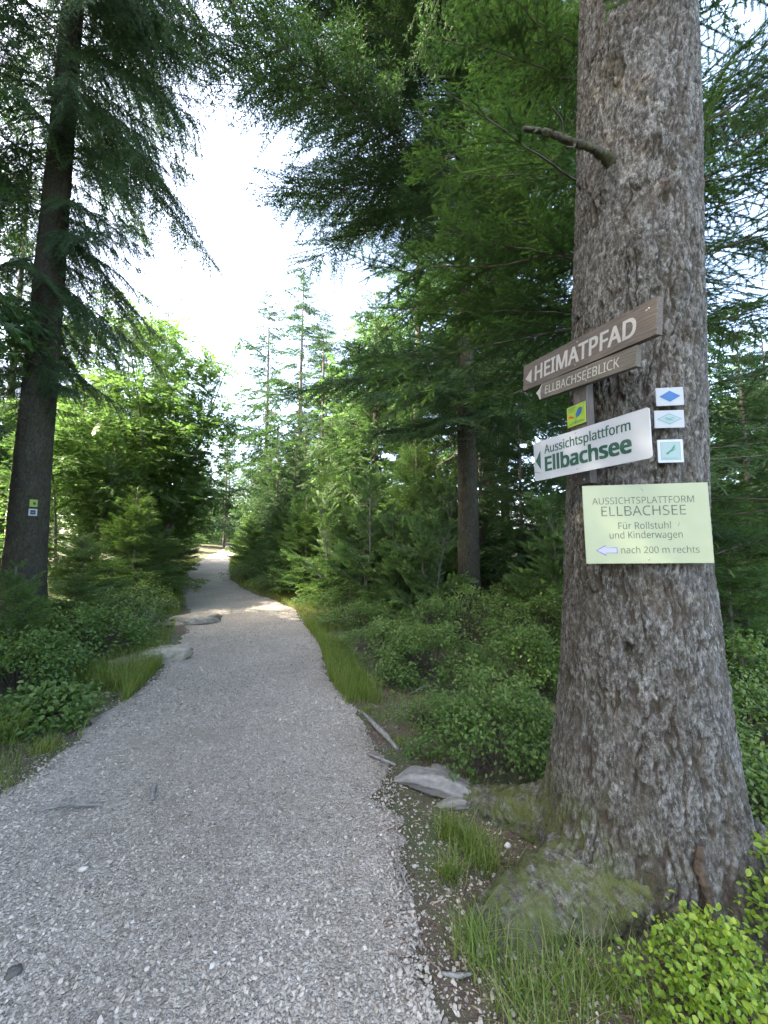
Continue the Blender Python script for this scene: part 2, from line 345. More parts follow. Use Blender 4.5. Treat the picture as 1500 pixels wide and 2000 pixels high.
# ------------------------------------------------------------------ foliage templates
def needle_tpl(n, flat, nl, wd, seed, a0=35, a1=62):
    r = np.random.default_rng(seed); V = []; F = []
    for i in range(n):
        x = (i + .5) / n; a = R(a1 + (a0 - a1) * x + r.normal(0, 6))
        phi = (0 if i % 2 else math.pi) + r.normal(0, .28) + .25 * (1 if i % 2 else -1) if flat else r.random() * 6.283
        l = nl * (1 - .35 * x * x) * (.8 + .4 * r.random()); d = np.array([math.cos(a), math.sin(a) * math.cos(phi), math.sin(a) * math.sin(phi)])
        p = np.array([x, 0, 0]); k = len(V); V += [p - (wd / 2, 0, 0), p + (wd / 2, 0, 0), p + d * l]; F.append((k, k + 1, k + 2))
    k = len(V); V += [(0, .012, 0), (0, -.012, 0), (1.05, 0, 0)]; F.append((k, k + 1, k + 2))
    return np.array(V, float), np.array(F)
def leaf_geo(l, wd, fold, bend=.1):
    V = np.array([(0, 0, 0), (.3 * l, wd * .46, fold * wd), (.3 * l, -wd * .46, fold * wd), (.68 * l, wd * .42, fold * wd - bend * l * .4), (.68 * l, -wd * .42, fold * wd - bend * l * .4), (l, 0, -bend * l), (.45 * l, 0, -.02 * l)], float)
    return V, np.array([(0, 6, 1), (0, 2, 6), (1, 6, 3), (2, 4, 6), (3, 6, 5), (4, 5, 6)])
def spray_tpl(n, seed, lf=.36, wd=.32):
    r = np.random.default_rng(seed); V = []; F = []
    for i in range(n):
        x = .15 + .85 * i / (n - 1); s = 1 if i % 2 else -1; a = R(48) * s if i < n - 1 else 0; a += r.normal(0, .2); l = lf * (.75 + .4 * r.random()); q = r.normal(0, .25)
        d = np.array([math.cos(a), math.sin(a), q * .5]); e = np.array([-math.sin(a), math.cos(a), q]); p = np.array([x, 0, 0]); k = len(V)
        V += [p, p + d * l * .5 + e * l * wd * 1.1, p + d * l, p + d * l * .5 - e * l * wd * 1.1]; F += [(k, k + 1, k + 2), (k, k + 2, k + 3)]
    return np.array(V, float), np.array(F)
SH_LOW = [needle_tpl(10, False, .30, .17, s) for s in range(3)]
SH_MED = [needle_tpl(10, False, .30, .15, 10 + s) for s in range(3)]
SH_FAR = [needle_tpl(7, False, .42, .30, 20 + s) for s in range(3)]
SH_FIR = [needle_tpl(44, True, .175, .050, 30 + s, 50, 74) for s in range(3)]
SP_BEECH = [spray_tpl(8, 40 + s) for s in range(3)]

def make_branch(seed, L, lat, sp, tpls, shoot_len, shoot_sp, droop=.15, tip=.1, hang=.2, lat_ang=60, t0=.12, rw=.012, wood_k=5, lat_wood=True, cover=True, jit=.25, shape=.7, flatroll=.3):
    """a bough along +X: wood and foliage geometry"""
    r = np.random.default_rng(seed); W = Geo(); G = Geo()
    n = 14; t = np.linspace(0, 1, n); wob = np.cumsum(r.normal(0, .012 * L, n)); wob -= wob[0]
    ax = np.stack([L * t, wob, L * (-droop * t ** 1.6 + tip * t ** 3.2)], -1)
    add_tube(W, ax, rw * L / 3 * (1 - .85 * t) + .002, wood_k)
    D = []; P = []; SL = []; TN = []
    k = int(L * (1 - t0) / sp); tt = np.linspace(t0, .99, k)
    for q, ti in enumerate(tt):
        for side in ((1, -1) if True else ()):
            if r.random() < .10: continue
            tj = min(1, ti + r.normal(0, .4 * sp / L)); p = np.array([np.interp(tj, t, ax[:, a]) for a in range(3)])
            env = (min(1, (tj - t0 * .4) / .3)) ** .6 * (1 - tj ** 1.6) ** shape + .10
            l = lat * env * (.75 + .5 * r.random())
            an = R(lat_ang * (1 - .35 * tj)) + r.normal(0, .14)
            d = np.array([math.cos(an), side * math.sin(an), -hang * .6 + r.normal(0, .10)]); d /= np.linalg.norm(d)
            m_ = max(3, int(l / shoot_sp)); s = (np.arange(m_) + .4 + .3 * r.random()) / m_
            path = p + d * (l * s)[:, None]; path[:, 2] -= hang * l * s ** 1.8
            dirs = nrm(np.gradient(np.concatenate([[p], path]), axis=0)[1:])
            if lat_wood:
                add_tube(W, np.concatenate([[p], path[[m_ // 2, -1]]]), [.004 * (l + .3), .003 * (l + .3), .0012], 3, cap=False)
            for sd in (1, -1):
                aa = R(48) + r.normal(0, jit, m_)
                side_v = nrm(np.cross(dirs, [[0, 0, 1.]])) * sd
                dd = dirs * np.cos(aa)[:, None] + side_v * np.sin(aa)[:, None]; dd[:, 2] += r.normal(0, .22, m_) - hang * .25
                D.append(dd); P.append(path); SL.append(shoot_len * (1.05 - .45 * s) * (.7 + .6 * r.random(m_)) * min(1, .55 + l / lat)); TN.append(.25 + .35 * s + r.normal(0, .13, m_))
            if cover:
                D.append(dirs); P.append(path); SL.append(np.full(m_, l / m_ * 1.5)); TN.append(.2 + .4 * s)
    D = np.concatenate(D); P = np.concatenate(P); SL = np.concatenate(SL); TN = np.clip(np.concatenate(TN), 0, 1)
    M = frames(D, np.array([[0, 0, 1.]]) + r.normal(0, .05, D.shape), r.normal(0, flatroll, len(D))) * SL[:, None, None]
    for v in range(len(tpls)):
        k = np.arange(v, len(P), len(tpls)); G.inst(tpls[v], M[k], P[k], TN[k])
    return W, G

class Bough:
    def __init__(s, name, mat_w, mat_f, **kw):
        s.W, s.G = make_branch(**kw); s.L = kw['L']
        s.wm = s.W.mesh(name + '_wood', mat_w, True); s.fm = s.G.mesh(name + '_needles', mat_f)
def place_bough(tree, bg_, p, az, pitch, scale, roll=0, leafname='needles'):
    m4 = Matrix.Translation(p) @ Matrix.Rotation(az, 4, 'Z') @ Matrix.Rotation(-pitch, 4, 'Y') @ Matrix.Rotation(roll, 4, 'X') @ Matrix.Scale(scale, 4)
    o = obj('branch', bg_.wm, tree, mat4=m4); f_ = obj(leafname, bg_.fm, o); kind(f_, 'stuff'); return o
B_SPR = [Bough('spruce_bough', M_TWIG, M_NEEDLE, seed=s, L=3.0, lat=.85, sp=.12, tpls=SH_LOW, shoot_len=.15, shoot_sp=.060, droop=.36, tip=.14, hang=.75, lat_ang=58) for s in range(5)]
B_MID = [Bough('mid_bough', M_TWIG, M_NEEDLE, seed=50 + s, L=3.6, lat=1.15, sp=.12, tpls=SH_LOW, shoot_len=.15, shoot_sp=.058, droop=.14, tip=.06, hang=.16, lat_ang=56, flatroll=.5) for s in range(5)]
B_FIR = [Bough('fir_bough', M_TWIG, M_FIR, seed=80 + s, L=2.2, lat=.75, sp=.12, tpls=SH_FIR, shoot_len=.145, shoot_sp=.080, droop=.16, tip=.08, hang=.12, lat_ang=55, rw=.014, flatroll=.25) for s in range(5)]
B_THIN = [Bough('bare_bough', M_TWIG, M_NEEDLE, seed=110 + s, L=2.4, lat=.6, sp=.26, tpls=SH_LOW, shoot_len=.11, shoot_sp=.16, droop=.2, tip=.05, hang=.25, cover=False) for s in range(3)]
F_FAR = [make_branch(200 + s, 1.0, .36, .075, SH_FAR, .085, .055, droop=.25, tip=.13, hang=.35, lat_wood=False, wood_k=3, rw=.03) for s in range(5)]
F_YNG = [make_branch(230 + s, 1.0, .42, .075, SH_MED, .12, .062, droop=.02, tip=.06, hang=.05, lat_wood=False, wood_k=3, rw=.025) for s in range(5)]
F_BEE = [make_branch(260 + s, 1.0, .46, .085, SP_BEECH, .12, .095, droop=-.05, tip=-.12, hang=.06, lat_ang=52, lat_wood=True, wood_k=4, rw=.03, cover=True, jit=.5, flatroll=.8) for s in range(4)]
print('templates', round(time.time() - T0, 1))

# ------------------------------------------------------------------ trunks with real bark relief
def bark_trunk(zs_, tab, ths, seed, sc=1., amp=1., lobes=(), mossf=None, facing=0, knots=()):
    """tab rows: z, cx, cy, r; ths: sorted angles round the trunk"""
    tab = np.array(tab); Z, TH = np.meshgrid(zs_, ths, indexing='ij')
    cx = np.interp(Z, tab[:, 0], tab[:, 1]); cy = np.interp(Z, tab[:, 0], tab[:, 2]); r = np.interp(Z, tab[:, 0], tab[:, 3])
    r0 = np.interp(1.5, tab[:, 0], tab[:, 3])
    for a, wd, am, dec in lobes:
        da = (TH - a + np.pi) % (2 * np.pi) - np.pi
        r = r + am * np.exp(-(da / wd) ** 2) * np.exp(-np.maximum(Z, -.1) / dec)
    u = (TH - facing) * r0 / sc; v = Z / sc
    q1 = fbm(u * 16, v * 10, seed); q2 = fbm(u * 12, v * 9, seed + 3); q3 = vn(u * 2.3, v * 1.6, seed + 2)
    wu = u + .050 * (q1 - .5) + .05 * (q3 - .5); wv = v + .070 * (q2 - .5)
    wu2 = wu + .012 * (fbm(u * 60, v * 45, seed + 4, 3) - .5); wv2 = wv + .020 * (fbm(u * 60, v * 45, seed + 6, 3) - .5)
    f1, f2, cid = worley(wu2 / .030, wv2 / .062, seed); e = f2 - f1
    g1, g2_, cid2 = worley(wu2 / .0095, wv2 / .0175, seed + 40); e2 = g2_ - g1
    rg = .6 + .8 * fbm(u * 2.2, v * 1.8, seed + 60); gate = sst(.40, .54, fbm(u * 11, v * 5, seed + 65))
    ln = np.abs(fbm(wu * 24, wv * 4.2, seed + 70, 3) - .5); fis = (1 - sst(.012, .070, ln)) * gate
    ln2 = np.abs(fbm(wu * 30, wv * 9.0, seed + 75, 3) - .5); fis2 = (1 - sst(.01, .09, ln2)) * (1 - .3 * gate)
    rag = fbm(u * 75, v * 60, seed + 80, 4)
    h = .0025 * cid + .0050 * cid2 * (.3 + .7 * q1) + .0065 * (rag - .5) - .0105 * fis - .0050 * fis2 + .004 * (fbm(u * 120, v * 80, seed + 85, 2) - .5)
    h = h + .013 * (fbm(u * 4, v * 2.2, seed + 90, 3) - .5)
    kn = np.zeros_like(h)
    for kz, ka, kr, kh in knots:
        da = (TH - ka + np.pi) % (2 * np.pi) - np.pi; q = np.hypot(da * r0, (Z - kz) * .8) / kr; h = h + kh * (np.exp(-q * q) - .55 * np.exp(-(q * 2.6) ** 2)) * (.6 + .8 * rag); kn = np.maximum(kn, np.exp(-(q * 1.3) ** 2) * (.35 + .9 * (rag > .5)))
    rr = r + amp * sc * rg * (h - .010)
    V = np.stack([cx + rr * np.cos(TH), cy + rr * np.sin(TH), Z], -1)
    k = len(ths); i = np.arange(len(zs_) - 1)[:, None] * k; j = np.arange(k)[None]; j2 = (j + 1) % k
    F = np.stack([i + j, i + j2, i + k + j2, i + k + j], -1).reshape(-1, 4)
    fiss = np.clip(fis + .55 * fis2 + .75 * kn, 0, 1)
    plate = np.clip(.5 * cid2 + .2 * cid + 1.2 * (rag - .5) + .15 + .5 * (fbm(u * 24, v * 14, seed + 99, 3) - .5), 0, 1)
    moss = np.zeros_like(r) if mossf is None else mossf(TH, Z)
    return V.reshape(-1, 3), F, {'plate': plate.ravel(), 'fissure': fiss.ravel(), 'moss': moss.ravel()}

# -- the big trunk that carries the signs
BX, BY = 1.24, 2.034
tab = [(-.4, 1.215, BY, .50), (-.05, 1.223, BY, .455), (.18, 1.241, BY, .425), (.42, 1.247, BY, .396), (.66, 1.258, BY, .374), (.91, 1.266, BY, .354), (1.16, 1.269, BY, .340), (1.41, 1.275, BY, .328), (1.62, 1.282, BY, .320), (2.22, 1.321, BY, .313), (2.79, 1.357, BY, .311), (3.7, 1.409, BY, .306), (4.7, 1.464, BY, .296), (9, 1.62, BY, .24), (16, 1.75, BY, .13), (24, 1.8, BY, .03)]
tab = [(z, x - BX, y - BY, r) for z, x, y, r in tab]
fa = math.atan2(-2.03, -1.27)
ths = np.sort(np.concatenate([fa + np.linspace(-R(116), R(116), 340, endpoint=False), fa + np.linspace(R(116), R(244), 46, endpoint=False)]))
zz = np.concatenate([np.linspace(-.25, 4.95, 760), np.linspace(5.05, 24, 40)])
def moss_big(TH, Z):
    da = np.abs((TH - R(185) + np.pi) % (2 * np.pi) - np.pi); return np.clip(np.exp(-(da / .75) ** 2) * (1 - sst(.0, .55, Z)) * 1.3 + .10, 0, 1)
lob = [(R(152), .26, .13, .16), (R(206), .32, .15, .17), (R(255), .30, .05, .2), (R(300), .28, .07, .22), (R(345), .35, .10, .2), (R(60), .4, .12, .2)]
V, F, A = bark_trunk(zz, tab, ths, 5, 1, 1.15, lob, moss_big, fa, [(4.55, R(-104), .06, .03), (4.25, R(-96), .07, .03), (4.0, R(-140), .06, .03), (3.78, R(-112), .05, .025), (3.45, R(-108), .05, .03), (3.2, R(-98), .035, .03), (2.95, R(-120), .06, .025), (2.72, R(-86), .05, .025), (2.55, R(-130), .05, .02), (1.05, R(-128), .02, -.05), (4.1, R(-75), .05, .02), (3.3, R(-150), .06, .02)])
# a healed resin wound low on the front right
spruce_big = thing('spruce_tree', 'thick grey barked spruce trunk carrying the signs at the right of the path', 'tree', (BX, BY, 0))
obj('trunk', make_mesh('trunk', V, F, M_BARK, True, A), spruce_big)
def bark_tube(name, pts, rads, n, k, mat, parent, moss, seed, squash=1., smooth=True, amp=.006, lump=.22):
    P = spline(pts, n); rad = np.interp(np.linspace(0, 1, n), np.linspace(0, 1, len(rads)), rads)
    V, F, tri = tube(P, rad, k); Q = V[:n * k].reshape(n, k, 3); c = P[:, None]
    u = np.arange(k)[None] / k * 6.28 * np.mean(rads) * np.ones((n, 1)); s = np.concatenate([[0], np.cumsum(np.linalg.norm(np.diff(P, axis=0), axis=1))])[:, None] * np.ones((1, k))
    f1, f2, cid = worley(u / .02 + .3 * fbm(u * 40, s * 40, seed), s / .05, seed); h = amp * (1.4 * (cid - .5) + 1.2 * sst(0, .3, f2 - f1) + 1.5 * (fbm(u * 30, s * 30, seed + 3) - .5))
    big_ = 1 + lump * (fbm(u * 6, s * 6, seed + 7) - .5)
    dirn = nrm(Q - c); Q2 = c + (Q - c) * big_[..., None] + dirn * h[..., None]; Q2[..., 2] = c[..., 2] + (Q2[..., 2] - c[..., 2]) * squash
    V[:n * k] = Q2.reshape(-1, 3)
    nv = len(V); pad = lambda a, v: np.concatenate([a.ravel(), np.full(nv - n * k, v)])
    return obj(name, make_mesh(name, V, [F, tri], mat, smooth, {'plate': pad(cid, .5), 'fissure': pad(1 - sst(0, .12, f2 - f1), 0), 'moss': np.full(nv, moss), 'tone': pad(.5 + .6 * (fbm(u * 8, s * 25, seed + 9) - .5), .5)}), parent)
L_ = lambda *p: [(x - BX, y - BY, z) for x, y, z in p]
bark_tube('root', L_((1.12, 2.12, .16), (.92, 2.24, .06), (.72, 2.36, .02), (.55, 2.45, .0), (.42, 2.54, -.03)), [.22, .17, .135, .115, .095], 90, 44, M_ROOT, spruce_big, .9, 3, .75, True, .011, .5)
bark_tube('root', L_((1.10, 1.93, .10), (.88, 1.86, .03), (.70, 1.80, -.01), (.52, 1.74, -.03), (.36, 1.70, -.07)), [.25, .21, .18, .15, .10], 100, 56, M_ROOT, spruce_big, .85, 13, .72, True, .011, .5)
bark_tube('root', L_((1.52, 1.86, .16), (1.68, 1.72, .03), (1.86, 1.60, -.08)), [.20, .14, .08], 40, 24, M_BARK, spruce_big, .1, 23, .8)
def fibre_root(name, parts_, parent):
    g = Geo()
    for i, (pts, rads, sq) in enumerate(parts_):
        n, k = 44, 26; P = spline(L_(*pts), n); V, F, tri = tube(P, np.interp(np.linspace(0, 1, n), np.linspace(0, 1, len(rads)), rads), k); Q = V[:n * k].reshape(n, k, 3); c = P[:, None]
        an = np.arange(k)[None] / k * 6.283 * np.ones((n, 1)); l = np.linspace(0, 1, n)[:, None] * np.ones((1, k))
        f_ = 1 + .50 * (fbm(np.cos(an) * 1.6 + 7 * i, np.sin(an) * 1.6 + l * 2.2, 50 + i, 3) - .5) + .34 * (fbm(an * 4.2, l * 1.6, 60 + i, 3) - .5) - .20 * (1 - sst(0, .10, np.abs(fbm(an * 1.9, l * 1.3, 66 + i) - .5)))
        Q = c + (Q - c) * f_[..., None]; Q[..., 2] = c[..., 2] + (Q[..., 2] - c[..., 2]) * sq; V[:n * k] = Q.reshape(-1, 3); n0 = g.n
        g.add(V, F, np.concatenate([np.clip(.5 + 1.3 * (fbm(an * 5, l * 3, 70) - .5), 0, 1).ravel(), [.4, .4]])); g.F[3].append(tri + n0)
    return obj(name, g.mesh(name, M_DEAD, True), parent)
o = fibre_root('root', [(((.56, 2.44, .03), (.42, 2.53, .050), (.30, 2.60, .045), (.18, 2.66, .03), (.07, 2.68, .0)), [.06, .095, .105, .085, .025], .50), (((.50, 2.50, .02), (.40, 2.62, .035), (.36, 2.74, .035), (.37, 2.84, .0)), [.06, .075, .06, .02], .45), (((.52, 2.42, .02), (.40, 2.42, .02), (.30, 2.44, -.01)), [.05, .05, .015], .6)], spruce_big)
o['label'] = 'bare bleached root end worn free of bark'
bark_tube('branch_stub', L_((1.28, 1.92, 3.43), (1.145, 1.845, 3.465), (1.032, 1.815, 3.50), (.886, 1.78, 3.505), (.77, 1.76, 3.525), (.68, 1.75, 3.53)), [.050, .024, .014, .0115, .009, .005], 80, 12, M_BARK2, spruce_big, .5, 41, 1, True, .006, .5)
for q, (p0, p1, p2) in enumerate((((.886, 1.78, 3.505), (.86, 1.74, 3.56), (.80, 1.70, 3.58)), ((.95, 1.795, 3.50), (.93, 1.77, 3.45), (.88, 1.74, 3.42)), ((.77, 1.76, 3.52), (.74, 1.72, 3.49), (.71, 1.70, 3.45)))):
    bark_tube('twig', L_(p0, p1, p2), [.006, .004, .002], 14, 6, M_BARK2, spruce_big, .5, 44 + q, 1, True, .002)
mo = Geo(); r_ = np.random.default_rng(6)
for rt in [c_ for c_ in spruce_big.children if c_.name.startswith('root')][:2]:                # moss tufts on the two near roots
    vv = np.zeros(len(rt.data.vertices) * 3, np.float32); rt.data.vertices.foreach_get('co', vv); vv = vv.reshape(-1, 3); nn_ = np.zeros(len(vv) * 3, np.float32); rt.data.vertices.foreach_get('normal', nn_); nn_ = nn_.reshape(-1, 3)
    k = r_.integers(0, len(vv), 5200); P = vv[k] + r_.normal(0, .004, (len(k), 3)); ok = (nn_[k, 2] > .15) & (fbm(P[:, 0] * 9, P[:, 1] * 9 + P[:, 2] * 6, 15) > .47); P = P[ok]; D = nrm(nn_[k][ok] + r_.normal(0, .55, P.shape))
    mo.inst((np.array([(0, .16, 0), (0, -.16, 0), (1, 0, 0)], float), np.array([(0, 1, 2)])), frames(D, r_.normal(size=P.shape)) * (.006 + .010 * r_.random(len(P)))[:, None, None], P, np.clip(.35 + .2 * r_.normal(size=len(P)), 0, 1))
M_MOSS = foliage_mat('moss', (.040, .060, .014), (.075, .100, .022), (.13, .15, .04), (1.6, 1.6, .8), .25, .8)
kind(obj('moss', mo.mesh('moss', M_MOSS), spruce_big), 'stuff')
for k in range(16):                                            # the crown, far above
    z = 6.5 + k * 1.0; az = k * 2.4 + 1; sc = 1.15 * (1 - (z - 6) / 19) + .2
    place_bough(spruce_big, B_SPR[k % 5], (np.interp(z, [9, 24], [.38, .56]), 0, z), az, R(5), sc)
# a green sprig growing out of the bark
sg = Geo(); r_ = np.random.default_rng(4); n = 26
D = nrm(np.stack([r_.normal(-.15, .5, n), r_.normal(-.5, .35, n), r_.normal(-.2, .4, n)], -1)); P = np.stack([-.10 + r_.normal(0, .035, n), np.full(n, -.285), 4.26 + r_.normal(0, .05, n)], -1)
sg.inst(SH_FIR[0], frames(D, np.array([[0, 0, 1.]])) * .11, P, .5 + .2 * r_.random(n)); kind(obj('sprig', sg.mesh('sprig', M_FIR), spruce_big), 'stuff')
rs_ = [(1.203 - BX + .012, 1.606 - BY, .36), (1.195 - BX, 1.598 - BY, .28), (1.205 - BX, 1.588 - BY, .20), (1.20 - BX, 1.575 - BY, .12), (1.21 - BX, 1.555 - BY, .02)]
M_RESIN = plain_bark('resin_scar', (.028, .020, .014), (.080, .056, .036), 60)
bark_tube('resin_scar', rs_, [.002, .013, .009, .014, .004], 60, 10, M_RESIN, spruce_big, 0, 47, 1, True, .008)
print('big trunk', round(time.time() - T0, 1))

# ------------------------------------------------------------------ the other large conifers
def std_trunk(rows, seed, nth=110, z1=12, nz=330, sc=1.1, mat=M_BARK2, facing=0, lobes=()):
    ths = np.linspace(0, 2 * np.pi, nth, endpoint=False) + facing + np.pi
    V, F, A = bark_trunk(np.concatenate([np.linspace(rows[0][0], z1, nz), np.linspace(z1 + .2, rows[-1][0], 30)]), rows, ths, seed, sc, 1.3, lobes, lambda T, Z: .35 + 0 * Z, facing + np.pi)
    return make_mesh('trunk', V, F, mat, True, A)
def zg(x, y): return float(zt(np.array([x]), np.array([y]))[0])
X, Y = -5.87, 6.5; z0 = zg(X, Y)
left_spruce = thing('spruce_tree', 'tall dark spruce at the left edge carrying two small trail plates', 'tree', (X, Y, z0))
obj('trunk', std_trunk([(-.3, 0, 0, .40), (.1, 0, 0, .345), (.6, 0, 0, .305), (1.4, 0, 0, .278), (3, 0, 0, .255), (8, .05, 0, .20), (14, .1, 0, .14), (25, .15, 0, .03)], 21, facing=R(-48), lobes=[(R(-150), .4, .14, .3), (R(-20), .4, .08, .3)]), left_spruce)
r_ = np.random.default_rng(61)
k = 0; z = 3.9
while z < 23:
    for q in range(5):
        az = r_.random() * 6.283; right = math.cos(az - R(-20)) ; ln = 3.3 * min(1, .40 + (z - 3.5) * .10) * (1 - max(0, z - 11) / 14) ** .8
        if right > .1: ln *= .62 if z < 11 else .85
        place_bough(left_spruce, B_SPR[k % 5], (0, 0, z + r_.normal(0, .15)), az, R(r_.normal(-6 if z < 9 else 8, 8)), ln / 3 * (.8 + .4 * r_.random()), r_.normal(0, .25)); k += 1
    z += .42 + .05 * r_.random()
place_bough(left_spruce, B_SPR[1], (0.1, 0, 10.6), R(-10), R(-26), 1.15); place_bough(left_spruce, B_SPR[3], (0.1, 0, 11.6), R(6), R(-14), 1.25)
for q, (z, az, pit, sc) in enumerate(((12.4, -16, -12, 1.35), (13.2, 10, -6, 1.4), (11.2, -30, -18, 1.2), (14.0, -4, -4, 1.4), (9.6, -2, -24, .95), (8.3, -14, -20, .72), (7.5, 8, -18, .62), (15.0, 14, 0, 1.35))):
    place_bough(left_spruce, B_SPR[q % 5], (.1, 0, z), R(az), R(pit), sc)
place_bough(left_spruce, B_SPR[2], (0.1, 0, 5.9), R(-8), R(-28), .62); place_bough(left_spruce, B_SPR[4], (0.1, 0, 6.8), R(-30), R(-16), .55)
X, Y = 1.71, 8.0; z0 = zg(X, Y)
mid_spruce = thing('spruce_tree', 'dark spruce with spreading boughs standing behind the bilberry bushes, between path and signpost trunk', 'tree', (X, Y, z0))
obj('trunk', std_trunk([(-.3, 0, 0, .30), (.1, 0, 0, .27), (.6, 0, 0, .235), (2, 0, 0, .215), (6, 0, 0, .17), (12, 0, 0, .11), (23, 0, 0, .02)], 27, 90, 10, 260, facing=R(-102)), mid_spruce)
k = 0; z = 2.5
while z < 21:
    for q in range(4 if z > 3.8 else 2):
        az = r_.random() * 6.283; ln = 4.3 * min(1, .40 + (z - 2.5) * .085) * (1 - max(0, z - 10) / 12.5) ** .8
        if 4.2 < z < 9.5 and math.cos(az - R(258)) > .70 and q % 2: continue
        if z < 3.7: place_bough(mid_spruce, B_THIN[k % 3], (0, 0, z), az, R(r_.normal(0, 8)), ln / 2.6)
        else: place_bough(mid_spruce, B_MID[k % 5], (0, 0, z + r_.normal(0, .12)), az, R(r_.normal(0 if z < 9 else 10, 7)), ln * (.45 if math.cos(az - R(185)) > .2 and 5.4 < z < 8.6 else 1) / 3.6 * (.8 + .4 * r_.random()), r_.normal(0, .2))
        k += 1
    z += .40
for z, az, pit, sc in ((9.0, 188, -4, 1.22), (9.8, 172, -2, 1.2), (10.6, 196, 2, 1.28), (11.4, 180, 4, 1.25), (5.2, 178, -6, 1.05), (4.9, 200, -8, .9), (12.2, 190, 8, 1.35), (13.0, 176, 10, 1.35), (12.6, 204, 8, 1.3), (4.6, 275, -6, .75), (4.4, 235, -8, .7), (9.6, 208, 4, 1.5), (11.4, 210, 8, 1.5), (12.4, 200, 10, 1.5), (9.2, 216, 2, 1.4), (10.8, 186, 4, 1.5), (13.6, 194, 14, 1.4), (4.0, 250, -14, .6), (4.1, 285, -12, .62), (3.8, 215, -10, .6)):
    place_bough(mid_spruce, B_MID[k % 5], (0, 0, z), R(az), R(pit), sc); k += 1
X, Y = 2.12, 3.30; z0 = zg(X, Y)
near_fir = thing('fir_tree', 'young fir with fresh green shoots reaching out behind the signpost trunk', 'tree', (X, Y, z0))
obj('trunk', std_trunk([(-.3, 0, 0, .13), (.2, 0, 0, .105), (2, 0, 0, .09), (6, 0, 0, .055), (11, 0, 0, .01)], 33, 40, 6, 120), near_fir)
def clear(az, ln, z):
    t_ = np.linspace(.2, 1, 6) * ln; px_ = X + t_ * math.cos(az); py_ = Y + t_ * math.sin(az)
    return np.hypot(px_ - 1.36, py_ - 2.03).min() > .62 and not (z < 3.0 and px_.min() < 1.75) and py_.min() > 1.6
k = 0; z = 1.3
while z < 9.5:
    for q in range(5):
        az = r_.random() * 6.283; ln = 2.0 * (.8 if z < 2.4 else 1) * (1 - max(0, z - 4) / 7.5) ** .8 * (.75 + .4 * r_.random())
        if not clear(az, ln + .2, z): continue
        place_bough(near_fir, B_FIR[k % 5], (0, 0, z + r_.normal(0, .1)), az, R(r_.normal(8, 8)), ln / 2.2, r_.normal(0, .2)); k += 1
    z += .30
for z, az, pit, sc in ((3.5, 176, 8, .70), (3.9, 186, 8, .75), (4.3, 168, 6, .8), (4.7, 182, 10, .8), (5.2, 172, 8, .85), (5.7, 188, 12, .8), (3.7, 160, 4, .8), (3.2, 150, 2, .7), (4.5, 155, 4, .8), (4.1, 178, 12, .62)):
    place_bough(near_fir, B_FIR[k % 5], (0, 0, z), R(az), R(pit), sc); k += 1
print('hero conifers', round(time.time() - T0, 1))

# ------------------------------------------------------------------ forest built from shared trees
def merge_boughs(specs, temps, roll=.2, seed=0):
    """specs: (x,y,z,az,pitch,scale)"""
    r = np.random.default_rng(seed); W = Geo(); G = Geo(); S_ = np.array(specs); n = len(S_)
    ca, sa, cp, sp_ = np.cos(S_[:, 3]), np.sin(S_[:, 3]), np.cos(S_[:, 4]), np.sin(S_[:, 4])
    d = np.stack([ca * cp, sa * cp, sp_], -1); M = frames(d, np.array([[0, 0, 1.]]), r.normal(0, roll, n)) * S_[:, 5][:, None, None]
    for v, (w_, g_) in enumerate(temps):
        k = np.arange(v, n, len(temps))
        if not len(k): continue
        for src, dst in ((w_, W), (g_, G)):
            V, Fs, A = src.get()
            for F in Fs:
                used, inv = np.unique(F, return_inverse=True)
                X_ = np.einsum('nij,vj->nvi', M[k], V[used]) + S_[k, None, :3]
                FF = inv.reshape(F.shape)[None] + (np.arange(len(k)) * len(used))[:, None, None]
                tn = np.clip(A[used][None] + r.normal(0, .10, (len(k), 1)), 0, 1)
                dst.add(X_.reshape(-1, 3), FF.reshape(-1, F.shape[1]), tn.ravel())
    return W, G
def cloud(H, Rm, zlo, ncl, nsp, seed, size=.30, cs=.42, cx=0, cy=0):
    r = np.random.default_rng(seed); d = nrm(r.normal(size=(ncl, 3))); q = r.random(ncl) ** .38
    C = d * q[:, None] * [Rm, Rm, (H - zlo) / 2] * (.80 + .4 * r.random((ncl, 1))) + [cx, cy, (H + zlo) / 2]; C[:, :2] *= (1 - .35 * np.clip((C[:, 2:3] - zlo) / (H - zlo), 0, 1) ** 2)
    k = np.repeat(np.arange(ncl), nsp); n = len(k); sc = (cs * (.6 + .8 * r.random(ncl)))[k][:, None]; P = C[k] + r.normal(0, 1, (n, 3)) * sc * [1, 1, .30]; P[:, 2] -= .25 * np.hypot(P[:, 0] - C[k, 0], P[:, 1] - C[k, 1]) ** 2
    out = P[:, :2] - C[k, :2]; D = nrm(np.stack([out[:, 0], out[:, 1], np.zeros(n)], -1) + r.normal(0, .35, (n, 3)) * [1, 1, .5] - [0, 0, .12])
    M = frames(D, nrm(np.stack([r.normal(0, .35, n), r.normal(0, .35, n), np.ones(n)], -1))) * (size * (.6 + .7 * r.random(n)))[:, None, None]
    return M, P, np.clip(.45 + .16 * r.normal(size=ncl)[k] + .12 * r.normal(size=n), 0, 1)
